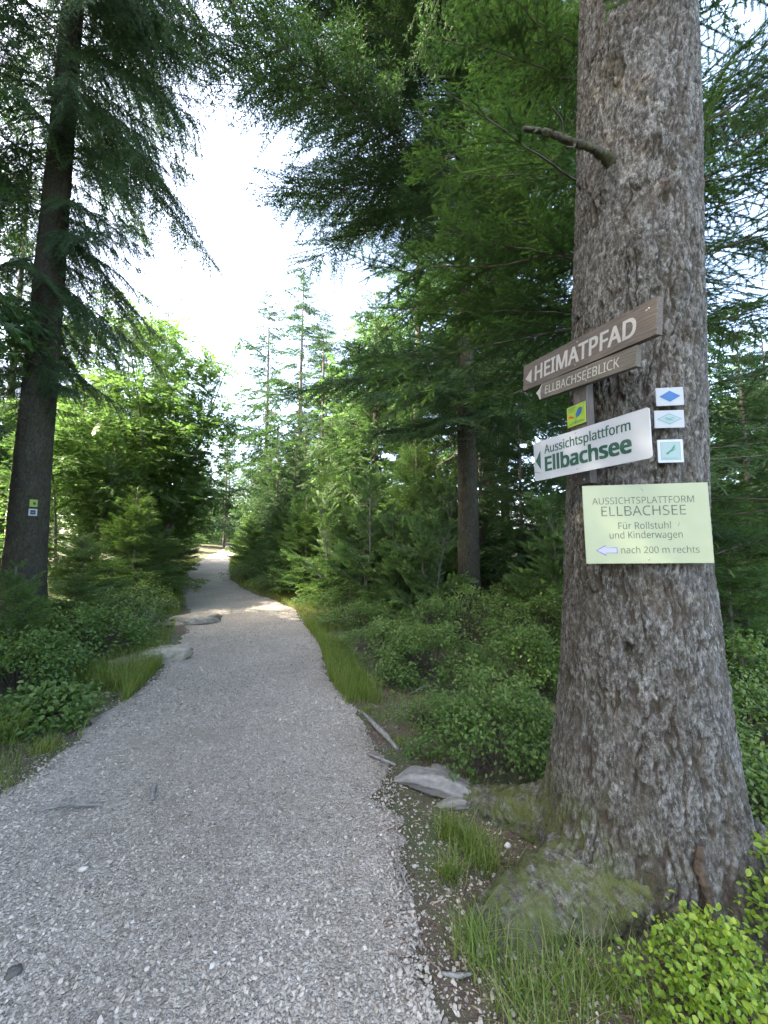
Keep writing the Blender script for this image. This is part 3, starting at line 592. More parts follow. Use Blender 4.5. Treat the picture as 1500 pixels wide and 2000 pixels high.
class Kit:
    """one tree as trunk, limbs and crown meshes, copied for each tree of its sort"""
    def __init__(s, name, H, r0, specs, temps, mat_f, mat_w=M_FARBARK, mat_l=M_TWIG, trunks=None, seed=0, clouds=()):
        s.H = H; W, G = merge_boughs(specs, temps, .25, seed); g = Geo(); r = np.random.default_rng(seed + 5)
        for M, P, tn in clouds:
            for v in range(3): G.inst(SP_BEECH[v], M[v::3], P[v::3], tn[v::3])
        for P, rad in (trunks or [([(0, 0, -.4), (0, 0, .2), (r.normal(0, .03) * H * .1, 0, H * .5), (0, 0, H)], [r0 * 1.4, r0, r0 * .6, .01])]):
            n = 22; add_tube(g, spline(P, n), np.interp(np.linspace(0, 1, n), np.linspace(0, 1, len(rad)), rad), 10, seed=seed, rough=.05)
        s.t = g.mesh(name + '_trunk', mat_w, True); s.l = W.mesh(name + '_limbs', mat_l); s.c = G.mesh(name + '_crown', mat_f)
    def put(s, name, label, cat, x, y, sc=1., rz=0, group=None, sxy=None, z=None):
        o = thing(name, label, cat, (x, y, zg(x, y) if z is None else z), group, rz); o.scale = (sxy or sc, sxy or sc, sc)
        obj('trunk', s.t, o); kind(obj('limbs', s.l, o), 'stuff'); kind(obj('crown', s.c, o), 'stuff'); return o
def conifer_specs(H, Lmax, z0, step, per, seed, p0=-12, p1=35, pw=.85, irr=.25):
    r = np.random.default_rng(seed); out = []; z = z0
    while z < H * .985:
        f_ = (H - z) / (H - z0)
        for q in range(per if f_ > .12 else 3):
            out.append((0, 0, z + r.normal(0, step * .3), r.random() * 6.283, R(p0 + (p1 - p0) * (1 - f_) + r.normal(0, 7)), (Lmax * f_ ** pw + .10) * (1 + irr * r.normal() * .8)))
        z += step * (.55 + .45 * f_)
    return out
K_SPR = Kit('tall_spruce', 20, .20, conifer_specs(20, 2.9, 3.0, .62, 5, 301), F_FAR, M_NEEDLE, seed=301)
K_SPR2 = Kit('sparse_spruce', 20, .17, conifer_specs(20, 2.3, 5.5, .66, 5, 303, -22, 30, .7, .5), F_FAR, M_NEEDLE, seed=303)
K_FIR = Kit('dense_fir', 11, .14, conifer_specs(11, 2.3, .7, .40, 6, 305, 0, 40), F_FAR, M_FIR, seed=305)
K_YS = Kit('young_spruce', 3.0, .035, conifer_specs(3, 1.05, .12, .14, 5, 307, 4, 50), F_YNG, M_YOUNG, seed=307)
K_YS2 = Kit('young_spruce_b', 3.0, .035, conifer_specs(3, 1.25, .10, .17, 5, 309, -4, 45, .7), F_YNG, M_YOUNG, seed=309)
K_TINY = Kit('spruce_sapling', 1.0, .012, conifer_specs(1.0, .42, .08, .10, 4, 311, 12, 50), F_YNG, M_YOUNG, seed=311)
def beech_specs(stems, H, Lmax, n, seed, zlo=.28):
    r = np.random.default_rng(seed); out = []
    for P, rad in stems:
        C = spline(P, 60)
        for q in range(n):
            t_ = zlo + (1 - zlo) * (q + r.random()) / n; p = C[int(t_ * 59)]; f_ = .55 + .45 * (1 - t_) ** .5
            out.append((*p, r.random() * 6.283, R(30 + 38 * t_ ** 2 + r.normal(0, 14)), Lmax * max(.25, f_) * (.7 + .5 * r.random())))
    return out
def stems_(n, H, sp, seed, r0):
    r = np.random.default_rng(seed); out = []
    for q in range(n):
        a = q * 6.283 / n + r.random(); s = sp * (.6 + .6 * r.random()); h = H * (.68 + .24 * r.random()) if q else H
        out.append(([(0, 0, -.3), (.25 * s * math.cos(a), .25 * s * math.sin(a), H * .16), (.6 * s * math.cos(a + .2), .6 * s * math.sin(a + .2), h * .55), (s * math.cos(a), s * math.sin(a), h)], [r0, r0 * .75, r0 * .45, .008]))
    return out
st = stems_(6, 8.8, 2.9, 71, .09); K_BEE = Kit('beech', 9, .1, beech_specs(st, 9, 1.35, 10, 71, .2), F_BEE, M_BEECH, M_BEECHBARK, M_BEECHBARK, st, 71, [cloud(9.1, 3.3, 1.6, 140, 50, 171)])
st = stems_(4, 7.0, 1.9, 73, .07); K_BEE2 = Kit('beech_b', 7, .1, beech_specs(st, 7, 1.2, 9, 73, .16), F_BEE, M_BEECH, M_BEECHBARK, M_BEECHBARK, st, 73, [cloud(7.1, 2.6, 1.0, 95, 48, 173)])
st = stems_(2, 3.0, .5, 75, .03); K_BEE3 = Kit('young_beech', 3, .03, beech_specs(st, 3, 1.3, 16, 75, .2), F_BEE, M_BEECH, M_BEECHBARK, M_BEECHBARK, st, 75)
print('kits', round(time.time() - T0, 1))
G_L, G_R, G_F, G_T = 'beeches left of the path', 'young conifers along the right of the path', 'tall conifers in the forest behind', 'dark thicket behind the signpost trunk'
# left of the path
K_BEE.put('beech_tree', 'large light green beech with several dark stems, tallest broadleaf left of the path', 'tree', -7.9, 13.0, 1.0, .4, G_L)
K_BEE2.put('beech_tree', 'dense green beech leaning over the far bend of the path', 'tree', -11.4, 19.0, 1.05, 2.2, G_L)
K_BEE2.put('beech_tree', 'low beech with layered leaves just right of the left trunk', 'tree', -8.3, 10.3, .66, 4.2, G_L)
K_BEE2.put('beech_tree', 'sunlit beech seen left of the dark left trunk', 'tree', -12.2, 12.5, .85, 1.1, G_L)
K_BEE2.put('beech_tree', 'rounded green beech filling the space between the large beech and the bend of the path', 'tree', -9.0, 15.3, .82, 3.4, G_L)
K_BEE.put('beech_tree', 'pale beech crown half hidden behind the left trunk', 'tree', -12.3, 16.5, .82, 5.1, G_L)
K_YS.put('spruce_tree', 'bushy young spruce left of the path, wide cone with lower boughs on the grass', 'tree', -6.05, 9.6, .92, .7, None, 1.15)
K_YS2.put('spruce_tree', 'low sunlit young spruce at the foot of the left trunk', 'tree', -5.75, 7.6, .50, 1.9, None, .72)
K_YS2.put('spruce_tree', 'dark young spruce beside the path where it narrows', 'tree', -7.6, 12.3, .95, 3.9, None, 1.0)
K_YS.put('spruce_tree', 'small dark spruce at the left verge below the far beech', 'tree', -9.3, 16.2, .9, 5.5)
K_YS.put('spruce_tree', 'small spruce at the left verge near the end of the path', 'tree', -11.5, 21.5, 1.1, 2.5)
K_TINY.put('spruce_sapling', 'blue green spruce sapling in front of the left trunk, with an upright leader', 'sapling', -4.35, 4.7, 1.05, .4)
K_TINY.put('spruce_sapling', 'spreading spruce sapling at the left picture edge, lowest of the saplings', 'sapling', -4.75, 4.45, .82, 2.4)
K_YS2.put('spruce_tree', 'bushy spruce sapling with spreading side shoots behind the grass verge', 'tree', -4.45, 5.75, .30, 5.0, None, .48)
K_SPR.put('spruce_tree', 'dark spruce top rising just above the large beech', 'tree', -12.9, 22.5, .80, 0, G_F)
K_SPR2.put('spruce_tree', 'thin spruce trunk behind the left trunk at the picture edge', 'tree', -12.9, 13.2, .9, 2, G_F)
K_SPR.put('spruce_tree', 'small spruce far away above the bend of the path', 'tree', -15.6, 38.5, .68, 4, G_F)
K_SPR.put('spruce_tree', 'broad spruce behind the sunlit beech at the left edge', 'tree', -17.0, 19.0, .7, 1, G_F)
# straight ahead, right of the path end
K_SPR2.put('spruce_tree', 'slim sparse spruce against the white sky, leftmost of the two tall tops over the path', 'tree', -9.2, 30.0, 1.09, 1, G_F)
K_SPR2.put('spruce_tree', 'tall broad spruce against the white sky, right of the slim one', 'tree', -5.7, 26.5, 1.02, 3, G_F, 1.35)
K_SPR2.put('spruce_tree', 'slender spruce just right of the two tall tops over the path', 'tree', -4.6, 30.5, .98, 5, G_F)
K_SPR2.put('spruce_tree', 'bare stemmed spruce behind the dark bough left of the mid spruce', 'tree', -3.2, 20.0, .68, 5, G_F)
K_FIR.put('fir_tree', 'dense dark fir with a pointed top left of the mid spruce', 'tree', -.35, 15.5, 1.08, .5)
K_BEE2.put('beech_tree', 'pale yellowish treetop showing above the dense dark fir', 'tree', -.5, 21.0, 1.9, .5, None, 1.2)
K_FIR.put('fir_tree', 'blue green fir beside the far right verge of the path', 'tree', -5.6, 20.5, .62, 2.2)
K_FIR.put('fir_tree', 'wide fir on the right verge between path and dense dark fir', 'tree', -3.6, 15.8, .52, 4.0)
K_FIR.put('fir_tree', 'fir closing the view at the end of the path', 'tree', -13.2, 47.0, .9, 4.0)
K_FIR.put('fir_tree', 'far fir with a rounded top left of the path end', 'tree', -20.5, 44.0, 1.0, 1.0)
for x, y, sc, rz, lb in ((-7.6, 25.5, .62, 1.1, 'fir between the two tall spruce tops and the path'), (-4.6, 22.5, .70, 2.8, 'fir under the bare stemmed spruce'), (-2.4, 17.6, .62, .2, 'fir left of the dense dark fir, nearly as tall'), (-6.9, 31, .85, 5.2, 'fir filling the gap below the slender spruce'), (-10.2, 33.5, .8, 3.7, 'fir below the slim spruce on the right of the path'), (-1.7, 21.5, .95, 4.4, 'fir behind the dense dark fir'), (1.1, 13.6, .78, 1.9, 'fir directly behind the mid spruce trunk'), (2.6, 14.6, .85, 3.0, 'fir right of the mid spruce trunk, farther back'), (-13.2, 40.5, .5, .9, 'low fir on the far right verge'), (-8.4, 28.6, .95, 2.3, 'full fir between the slim and the broad tall spruce'), (-5.3, 24.6, .9, 4.9, 'full fir in front of the tall broad spruce'), (-3.7, 27.8, 1.1, .6, 'full fir right of the slender spruce'), (-11.3, 37, .95, 1.4, 'full fir left of the slim tall spruce')):
    K_FIR.put('fir_tree', lb, 'tree', x, y, sc, rz, G_R)
for x, y, sc, rz, lb in ((-18.8, 54, 1.25, 1, 'fir straight behind the end of the path'), (-16.9, 57, 1.2, 2.6, 'fir behind the end of the path, right of the middle one'), (-21.8, 55, 1.3, 4.3, 'fir behind the end of the path, left of the middle one'), (-24.5, 47, .95, .4, 'distant fir above the left verge at the far bend'), (-11.6, 40.0, .7, 3.5, 'distant fir above the right verge at the far bend'), (-14.5, 47.5, .45, 5.5, 'low fir where the path disappears')):
    K_FIR.put('fir_tree', lb, 'tree', x, y, sc, rz, 'firs at the far end of the path')
for x, y, sc, rz, lb in ((-2.35, 11.9, .98, .3, 'young spruce nearest the sunlit grass on the right verge'), (-3.6, 14.0, .95, 1.6, 'young spruce on the right verge, second from the sunlit grass'), (-6.3, 18.9, .8, 3.2, 'small spruce at the right verge under the blue green fir'), (-1.0, 10.6, .86, 4.6, 'young spruce with drooping light tips left of the young beech'), (.15, 9.6, .75, 2.6, 'low spruce in front of the mid spruce trunk, left side'), (-1.9, 13.2, 1.35, 5.3, 'taller young spruce behind the right verge'), (.9, 10.8, 1.5, .9, 'leafy dark young spruce just left of the mid spruce trunk')):
    (K_YS if rz < 3 else K_YS2).put('spruce_tree', lb, 'tree', x, y, sc, rz, G_R, sc * 1.05)
K_BEE3.put('beech_sapling', 'young beech with bright yellow green layered leaves among the right hand conifers', 'sapling', -.45, 9.1, .98, 1.2)
for x, y, sc, rz, lb in ((-1.35, 10.1, .9, .4, 'young beech behind the sunlit grass of the right verge'), (.85, 7.5, .62, 2.2, 'small pale beech in front of the mid spruce trunk'), (2.75, 6.4, .62, 4.0, 'pale leafy sapling in the shade right of the mid spruce trunk'), (-2.6, 12.9, .9, 5.2, 'young beech among the spruces of the right verge'), (1.25, 9.3, .9, 1.7, 'taller leafy beech sapling just left of the mid spruce trunk')):
    K_BEE3.put('beech_sapling', lb, 'sapling', x, y, sc, rz, 'beech saplings right of the path')
K_BEE3.put('beech_sapling', 'small leafy beech left of the mid spruce trunk, lower than the bright one', 'sapling', .35, 8.4, .66, 3.6)
# thicket behind the signpost trunk and to the right edge
for x, y, sc, rz in ((3.0, 8.6, .42, .3), (3.6, 7.4, .36, 1.6), (2.6, 10.5, .55, 2.9), (4.6, 9.6, .6, 4.2), (3.9, 12.5, .7, 5.1), (6.2, 8.0, .46, .9), (5.6, 6.0, .42, 2.2), (7.6, 10.5, .6, 3.3), (5.2, 5.0, .30, 4.8), (4.6, 4.2, .22, 1.2), (9.5, 9.5, .62, 4.4)):
    K_FIR.put('fir_tree', 'dark green fir in the shaded thicket behind the signpost trunk', 'tree', x, y, sc, rz, G_T)
for x, y, sc, rz, lb in ((3.55, 13.0, .95, 2, 'thin spruce stem just right of the mid spruce'), (6.6, 11.5, .9, 0, 'tall spruce whose boughs hang in the upper right corner'), (1.6, 17.0, 1.0, 4, 'spruce hidden behind the mid spruce'), (9.5, 14.0, .85, 3, 'spruce behind the bright beech at the right picture edge'), (5.4, 17.5, 1.0, 1, 'spruce deep in the forest right of the signpost trunk')):
    K_SPR2.put('spruce_tree', lb, 'tree', x, y, sc, rz, G_F, sc * 1.3)
K_BEE2.put('beech_tree', 'sunlit yellow green beech at the right picture edge', 'tree', 17.5, 19.0, 1.35, 2.0)
for x, y, sc, rz, lb in ((-13.6, 24.5, 1.2, 1, 'young spruce on the left verge of the far path, nearest of four'), (-15.6, 30, 1.4, 2.2, 'young spruce on the left verge of the far path, second of four'), (-17.6, 36, 1.7, 3.5, 'young spruce on the left verge of the far path, third of four'), (-19.8, 42, 1.9, 4.4, 'young spruce on the left verge of the far path, farthest of four'), (-8.6, 25.6, 1.0, 5.5, 'low young spruce on the far right verge, nearer one'), (-11.0, 33, 1.3, .3, 'low young spruce on the far right verge, farther one'), (-18.2, 50, 1.8, 1.7, 'spruce closing the far end of the path'), (-16.0, 50.5, 1.5, 2.7, 'spruce closing the far end of the path on its right'), (-20.6, 49, 2.0, 3.9, 'spruce closing the far end of the path on its left')):
    (K_YS if rz < 3 else K_YS2).put('spruce_tree', lb, 'tree', x, y, sc, rz, 'young spruces along the far path')
K_YS2.put('spruce_tree', 'low dark young spruce right of the signpost trunk at the picture edge', 'tree', 3.45, 4.0, .62, 2.0, G_T)
K_YS.put('spruce_tree', 'low dark young spruce seen between the bilberry bushes and the signpost trunk', 'tree', 2.55, 5.0, .42, 4.0, G_T)
# trees added outside the left picture edge to shade the foreground
for x, y, sc, rz in ((-6.6, 3.7, .8, 1), (-7.2, 1.2, .9, 2), (-9.5, 5.6, 1.0, 4), (-9.8, 2.6, 1.0, 5), (-6.0, -1.2, .9, .4), (-8.0, 4.5, .7, 3), (-8.3, 2.4, .7, .9), (-11.5, 4.4, 1.0, 2.7), (-4.6, -2.6, .85, 1.9), (-7.8, -3.4, .95, .2), (-10.0, -.6, 1.0, 3.6)):
    K_SPR.put('spruce_tree', 'tall spruce added left of the picture edge to shade the near path', 'tree', x, y, sc, rz, 'shade spruces added beyond the left picture edge')
K_FIR.put('fir_tree', 'unseen dense fir added left of the picture edge beside the shading spruces', 'tree', -6.4, .6, 1.1, 1.0); K_FIR.put('fir_tree', 'unseen dense fir added for shade behind the viewer on the left', 'tree', -5.6, -1.6, 1.15, 3.0)  # unseen firs added to block sun from the near path and signpost trunk
print('forest', round(time.time() - T0, 1))

# ------------------------------------------------------------------ shrubs, grass, ground cover
LEAF = leaf_geo(1, .62, .10)
def dome(r, n, rx, ry, h, ncl, spread):
    a = r.random(ncl) * 6.283; q = r.random(ncl) ** .55; sd_ = r.random() * 50
    lump = .62 + .75 * fbm(np.cos(a) * q * 1.7 + sd_, np.sin(a) * q * 1.7 + sd_, 12, 2)
    zc = np.sqrt(np.maximum(0, 1 - q * q)) * (.35 + .65 * r.random(ncl) ** .5) * lump + .12 * r.random(ncl)
    q = q * (.8 + .5 * fbm(np.cos(a) * 1.3 + sd_, np.sin(a) * 1.3, 14, 2)) * (1 + .12 * r.normal(size=ncl))
    C = np.stack([rx * q * np.cos(a), ry * q * np.sin(a), h * (.05 + zc * .95)], -1); w_ = .3 + r.random(ncl) ** 2; k = r.choice(ncl, n, p=w_ / w_.sum())
    P = C[k] + r.normal(0, spread, (n, 3)) * [1, 1, .8]; P[:, 2] = np.maximum(P[:, 2], .01); return P, C, k
def leaf_frames(r, n, P, size, cx=0, cy=0):
    out = P[:, :2] - [cx, cy]; d = np.stack([out[:, 0] + r.normal(0, .25, n), out[:, 1] + r.normal(0, .25, n), r.normal(.08, .25, n)], -1)
    d = nrm(nrm(d) + r.normal(0, .45, (n, 3))); up = nrm(np.stack([r.normal(0, .35, n), r.normal(-.2, .35, n), np.ones(n)], -1))
    return frames(d, up) * (size * (.65 + .7 * r.random(n)))[:, None, None]
def shrub(name, label, cat, x, y, rx, ry, h, n, size, mat, seed, group=None, ncl=70, spread=.05, z=None, parts=0):
    r = np.random.default_rng(seed); o = thing(name, label, cat, (x, y, zg(x, y) if z is None else z), group)
    P, C, k = dome(r, n, rx, ry, h, ncl, spread); W = Geo()
    for c in C:
        b = np.array([c[0] * .25, c[1] * .25, -.03]); mid = np.array([c[0] * .55, c[1] * .55, c[2] * .6]); add_tube(W, spline([b, mid, c], 5), [.004, .0035, .003, .0025, .0015], 4, cap=False)
    obj('stems', W.mesh('stems', M_TWIG), o)
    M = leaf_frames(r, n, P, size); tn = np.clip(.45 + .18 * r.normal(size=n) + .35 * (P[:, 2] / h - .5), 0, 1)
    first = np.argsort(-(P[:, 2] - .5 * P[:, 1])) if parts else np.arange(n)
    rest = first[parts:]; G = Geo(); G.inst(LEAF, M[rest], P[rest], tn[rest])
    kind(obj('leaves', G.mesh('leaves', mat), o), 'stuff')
    if parts:
        lms = [make_mesh('leaf', leaf_geo(1, .62 + .04 * q, .06 + .03 * q, .05 + .05 * q)[0], LEAF[1], mat, True, {'tone': np.full(7, .25 + .15 * q)}) for q in range(5)]
        for i in first[:parts]:
            m4 = Matrix(M[i].tolist()).to_4x4(); m4.translation = P[i]; obj('leaf', lms[r.integers(0, 5)], o, mat4=m4)
    return o
GB = 'bilberry bushes right of the path'
bil = lambda lb, x, y, rx, ry, h, n, sd, size=.030, g=GB, mat=M_BILB: shrub('bilberry_bush', lb, 'bush', x, y, rx * 1.15, ry * 1.15, h * .92, int(n * 1.0), size * (1.0 if y < 3.5 else 1.2), mat, sd, g, int(50 + 200 * rx * ry), .055)
bil('large bright bilberry bush touching the signpost trunk, nearest of the right hand bushes', .80, 2.92, .44, .42, .52, 8200, 1, .026)
bil('bilberry bush behind the near one, left of its bare soil patch', .50, 4.75, .55, .50, .52, 4800, 2)
bil('bilberry bush against the dark thicket just left of the signpost trunk', 1.52, 4.2, .45, .42, .62, 4200, 3)
bil('tall bilberry bush at the foot of the mid spruce trunk', 1.15, 6.3, .75, .7, .85, 6000, 4)
bil('low bilberry bush beside the long grass strip', .02, 5.6, .5, .6, .38, 3600, 5)
bil('grey green bilberry bush behind the long grass strip', -.35, 7.4, .75, .6, .5, 4200, 6)
bil('small round bush with light leaves at the sunlit end of the grass', -.75, 8.7, .55, .5, .62, 3600, 7, .034)
bil('leafy low bush on the far right verge', -3.0, 12.3, .9, .8, .7, 3800, 8, .04)
bil('leafy low bush on the right verge where the path narrows', -5.0, 15.3, .9, .9, .75, 3600, 9, .045)
for x, y, rx, h, sd, lb in ((2.45, 2.75, .38, .55, 41, 'dark bush right behind the signpost trunk, near the right picture edge'), (2.95, 3.35, .5, .7, 42, 'dark bush at the right picture edge behind the nearer one'), (2.3, 5.6, .7, .6, 43, 'shaded bilberry bush on the soil between mid spruce and signpost trunk'), (2.6, 6.9, .9, .7, 44, 'low bush at the front of the dark thicket, right of the mid spruce')):
    bil(lb, x, y, rx, rx, h, 4200, sd)
bil('small bilberry clump on the bare soil between gravel and the near bush', .34, 3.45, .16, .14, .16, 700, 51, .024)
bil('small bilberry clump left of the grey stick', .12, 4.35, .18, .16, .18, 700, 52, .024)
bil('low dark bush at the right picture edge above the green leafy one', 2.0, 2.22, .26, .26, .34, 2600, 53, .026)
GL2 = 'bushes on the left bank'
bil('dense dark bilberry bush on the left bank behind the grass', -3.95, 5.2, .75, .55, .55, 6000, 11, .032, GL2)
bil('bilberry bush at the left picture edge, in front of the saplings', -3.75, 4.15, .6, .4, .42, 5200, 12, .032, GL2)
bil('rounded green bush on the left bank above the flat rock', -4.6, 6.7, .8, .6, .62, 5200, 13, .034, GL2)
bil('low leafy plants at the left edge of the gravel', -2.95, 3.55, .35, .3, .22, 1500, 14, .040, GL2)
bil('sunlit bush right of the left trunk foot', -5.2, 8.3, .7, .7, .7, 4200, 15, .036, GL2)
shrub('leafy_bush', 'bright yellow green broad leaved bush at the foot of the signpost trunk', 'bush', 1.06, 1.40, .27, .15, .19, 2100, .020, M_BUSH, 21, None, 110, .028, .0, 300)
shrub('leafy_bush', 'green broad leaved bush cut by the right picture edge, beside the signpost trunk', 'bush', 1.56, 1.50, .20, .20, .44, 1400, .025, M_BUSH, 22, None, 80, .035, .0, 150)
def grass(name, n, fx, hmin, hmax, seed, lean=.45, wd=.005, tone=.5):
    r = np.random.default_rng(seed); p = fx(r, n); n = len(p); h = hmin + (hmax - hmin) * r.random(n); a = r.random(n) * 6.283; b_ = lean * (.3 + r.random(n)); lv = np.array([0, .35, .7, 1.])
    z = zs(p[:, 0], p[:, 1]); c, s = np.cos(a), np.sin(a); V = np.zeros((n, 7, 3)); wv = wd * (.6 + .8 * r.random(n))
    for i, l in enumerate(lv):
        off = b_ * h * l ** 2; x = p[:, 0] + c * off; y = p[:, 1] + s * off; zz_ = z - .01 + h * (l - .25 * b_ * l ** 2)
        if i < 3:
            q = wv * (1 - .3 * i)
            V[:, 2 * i] = np.stack([x - s * q / 2, y + c * q / 2, zz_], -1); V[:, 2 * i + 1] = np.stack([x + s * q / 2, y - c * q / 2, zz_], -1)
        else: V[:, 6] = np.stack([x, y, zz_], -1)
    F = np.array([(0, 1, 3), (0, 3, 2), (2, 3, 5), (2, 5, 4), (4, 5, 6)])[None] + (np.arange(n) * 7)[:, None, None]
    tn = np.clip(np.repeat(tone + .2 * r.normal(size=n) + .45 * (r.random(n) < .10), 7), 0, 1)
    kind(obj(name, make_mesh(name, V.reshape(-1, 3), F.reshape(-1, 3), M_GRASS, False, {'tone': tn})), 'stuff')
def strip(edge, y0, y1, o0, o1, side, thr=.42, f=2.):
    def fx(r, n):
        y = y0 + (y1 - y0) * r.random(n); o = o0 + (o1 - o0) * r.random(n); x = edge(y) + side * o
        k = fbm(x * f, y * f, 77) > thr - .15 * np.exp(-o * 4); return np.stack([x, y], -1)[k]
    return fx
def tufts(cs):
    def fx(r, n):
        k = r.integers(0, len(cs), n); c = np.array(cs)[k]; return c[:, :2] + r.normal(0, 1, (n, 2)) * c[:, 2:3]
    return fx
grass('verge_grass', 6500, strip(pr, 3.9, 7.6, -.04, .34, 1, .40), .10, .30, 1)
grass('verge_grass', 6500, strip(pr, 7.2, 14, .0, 1.3, 1, .36), .07, .22, 2, wd=.008, tone=.62)
grass('verge_grass', 8500, strip(pl, 3.1, 5.4, .02, .8, -1, .49), .08, .34, 3, .7)
grass('verge_grass', 4500, strip(pl, 5.6, 12, .2, 1.5, -1, .42), .07, .24, 4, wd=.008)
grass('verge_grass', 4000, strip(pl, 10, 24, .0, 1.2, -1, .38), .08, .3, 5, wd=.014)
grass('verge_grass', 3000, strip(pr, 13, 26, .0, .9, 1, .38), .08, .3, 6, wd=.014)
grass('tuft_grass', 520, tufts([(.42, 2.12, .045), (.48, 2.02, .05), (.34, 2.2, .03)]), .07, .20, 7, .9, .0045)
grass('tuft_grass', 1000, tufts([(.42, 1.50, .07), (.52, 1.42, .08), (.62, 1.46, .06), (.34, 1.60, .04), (.74, 1.50, .05), (.30, 1.93, .03), (.46, 1.33, .06), (.85, 1.38, .05)]), .06, .20, 8, .9, .0045)
grass('tuft_grass', 900, tufts([(-2.62, 2.72, .10), (-2.5, 3.05, .06), (-2.45, 2.55, .08), (-2.8, 3.0, .15)]), .05, .15, 9, .8, .005)
grass('tuft_grass', 1700, tufts([(.0, 3.6, .06), (.12, 3.15, .05), (.3, 3.35, .07), (.35, 2.95, .05), (-.15, 3.75, .04), (.45, 3.9, .12), (.2, 4.1, .10), (.6, 3.6, .08), (.05, 3.95, .08), (.55, 2.62, .05), (.3, 3.75, .1)]), .03, .09, 10, .9, .004)
def cover(name, n, seed, xr, yr, thr, h, size, mat, d0):
    r = np.random.default_rng(seed); x = xr[0] + (xr[1] - xr[0]) * r.random(n); q = r.random(n); y = yr[0] + (yr[1] - yr[0]) * q ** 1.5
    d = dpath(x, y); nz = fbm(x * .8, y * .8, 88); k = (d > d0 + .3 * (fbm(x * 3, y * 3, 4) - .5)) & (nz > thr) & (np.hypot(x - 1.24, y - 2.03) > .62) & ~((x > -.3) & (x < 1.6) & (y < 4.0))
    x, y, nz = x[k], y[k], nz[k]; n = len(x); hh = h * np.minimum(1, (nz - thr) * 7) * np.minimum(1, d[k] * 1.2)
    P = np.stack([x, y, zt(x, y) + .01 + hh * r.random(n) ** .7], -1); D = nrm(np.stack([r.normal(size=n), r.normal(size=n), .3 * r.normal(size=n)], -1))
    G = Geo(); G.inst(LEAF, frames(D, nrm(np.stack([r.normal(0, .4, n), r.normal(0, .4, n), np.ones(n)], -1))) * (size * (.6 + .7 * r.random(n)) * (1 + .04 * y))[:, None, None], P, np.clip(.4 + .2 * r.normal(size=n), 0, 1))
    kind(obj(name, G.mesh(name, mat), None), 'stuff')
cover('ground_cover', 26000, 31, (-9, -2.3), (2.8, 13), .38, .30, .038, M_BILB, .25)
cover('ground_cover', 26000, 32, (-2.5, 9), (3.8, 15), .40, .32, .038, M_BILB, .55)
cover('moss_cover', 7000, 33, (-4, 6), (3.5, 12), .30, .05, .030, M_GRASS, .4)
# litter: needles, chips, small twigs round the trunk and the right verge
r_ = np.random.default_rng(91); n = 9000; y = 1.25 + 4.2 * r_.random(n) ** 1.3; x = np.where(np.arange(n) % 4 > 0, pr(y) + (-.12 + 1.3 * r_.random(n)), pl(y) + .1 - .7 * r_.random(n) ** 1.5)
a = r_.random(n) * 6.283; D = np.stack([np.cos(a), np.sin(a), r_.normal(0, .12, n)], -1); ln = .006 + .03 * r_.random(n) ** 2.5
tri = (np.array([(-.5, .10, 0), (.5, .07, .0), (.45, -.09, 0), (-.5, -.08, .0), (0, 0, .12)], float), np.array([(0, 4, 1), (1, 4, 2), (2, 4, 3), (3, 4, 0)]))
G = Geo(); G.inst(tri, frames(D, np.array([[0, 0, 1.]])) * ln[:, None, None], np.stack([x, y, zs(x, y) + .003], -1), np.clip(.4 + .3 * r_.normal(size=n), 0, 1))
kind(obj('forest_litter', G.mesh('forest_litter', M_LITTER)), 'stuff')
print('plants', round(time.time() - T0, 1))

# ------------------------------------------------------------------ rocks, roots and sticks beside the path
def rock(name, label, cat, x, y, sx, sy, sz, rz, mat, seed, sink=.4, n=44, tone=.5, lump=.35):
    th = np.linspace(0, np.pi, n // 2 + 1); ph = np.linspace(0, 2 * np.pi, n, endpoint=False); TH, PH = np.meshgrid(th, ph, indexing='ij')
    d = np.stack([np.sin(TH) * np.cos(PH), np.sin(TH) * np.sin(PH), np.cos(TH)], -1)
    r_ = np.random.default_rng(seed * 7); nn = nrm(np.concatenate([r_.normal(size=(22, 3)), [[0, 0, 1], [.12, .05, 1], [-.1, .15, 1]]])); cc = np.concatenate([.62 + .3 * r_.random(22), [.72, .74, .70]])
    dt = np.einsum('ijk,lk->ijl', d, nn); k = np.minimum(1.2, np.where(dt > .05, cc / np.maximum(dt, .05), 9).min(-1)); q = d
    k = k * (1 + lump * .5 * (fbm(d[..., 0] * 2 + seed * 3.1 + d[..., 2], d[..., 1] * 2 + d[..., 2] * 1.3, seed) - .5) + .22 * (fbm(d[..., 0] * 9 + 9, d[..., 1] * 9 + d[..., 2] * 7, seed + 2) - .5))
    V = (q * k[..., None] * [sx, sy, sz]).reshape(-1, 3); m_ = n; i = np.arange(n // 2)[:, None] * m_; j = np.arange(m_)[None]; j2 = (j + 1) % m_
    F = np.stack([i + j, i + m_ + j, i + m_ + j2, i + j2], -1).reshape(-1, 4)
    o = obj(name, make_mesh(name, V, F, mat, True, {'tone': np.clip(tone + .5 * (fbm(V[:, 0] * 9, V[:, 1] * 9 + V[:, 2] * 4, seed) - .5), 0, 1)}), None, (x, y, float(zs(np.array([x]), np.array([y]))[0]) + sz * (1 - 2 * sink) * .5)); o.rotation_euler = (0, 0, rz)
    return tag(o, label, cat)
rock('rock', 'flat pale grey rock at the left edge of the gravel path', 'rock', -3.0, 5.35, .50, .34, .17, .5, M_ROCK, 3, .22, lump=.75)
rock('rock', 'flat mossy rock slab reaching onto the path, behind the flat pale one', 'rock', -3.85, 8.1, .70, .50, .15, .3, M_ROCK, 4, .28, tone=.35, lump=.85)
rock('rock', 'dark rounded rock at the start of the long root', 'rock', -4.6, 7.7, .34, .26, .22, .2, M_DARKROCK, 5, .2)
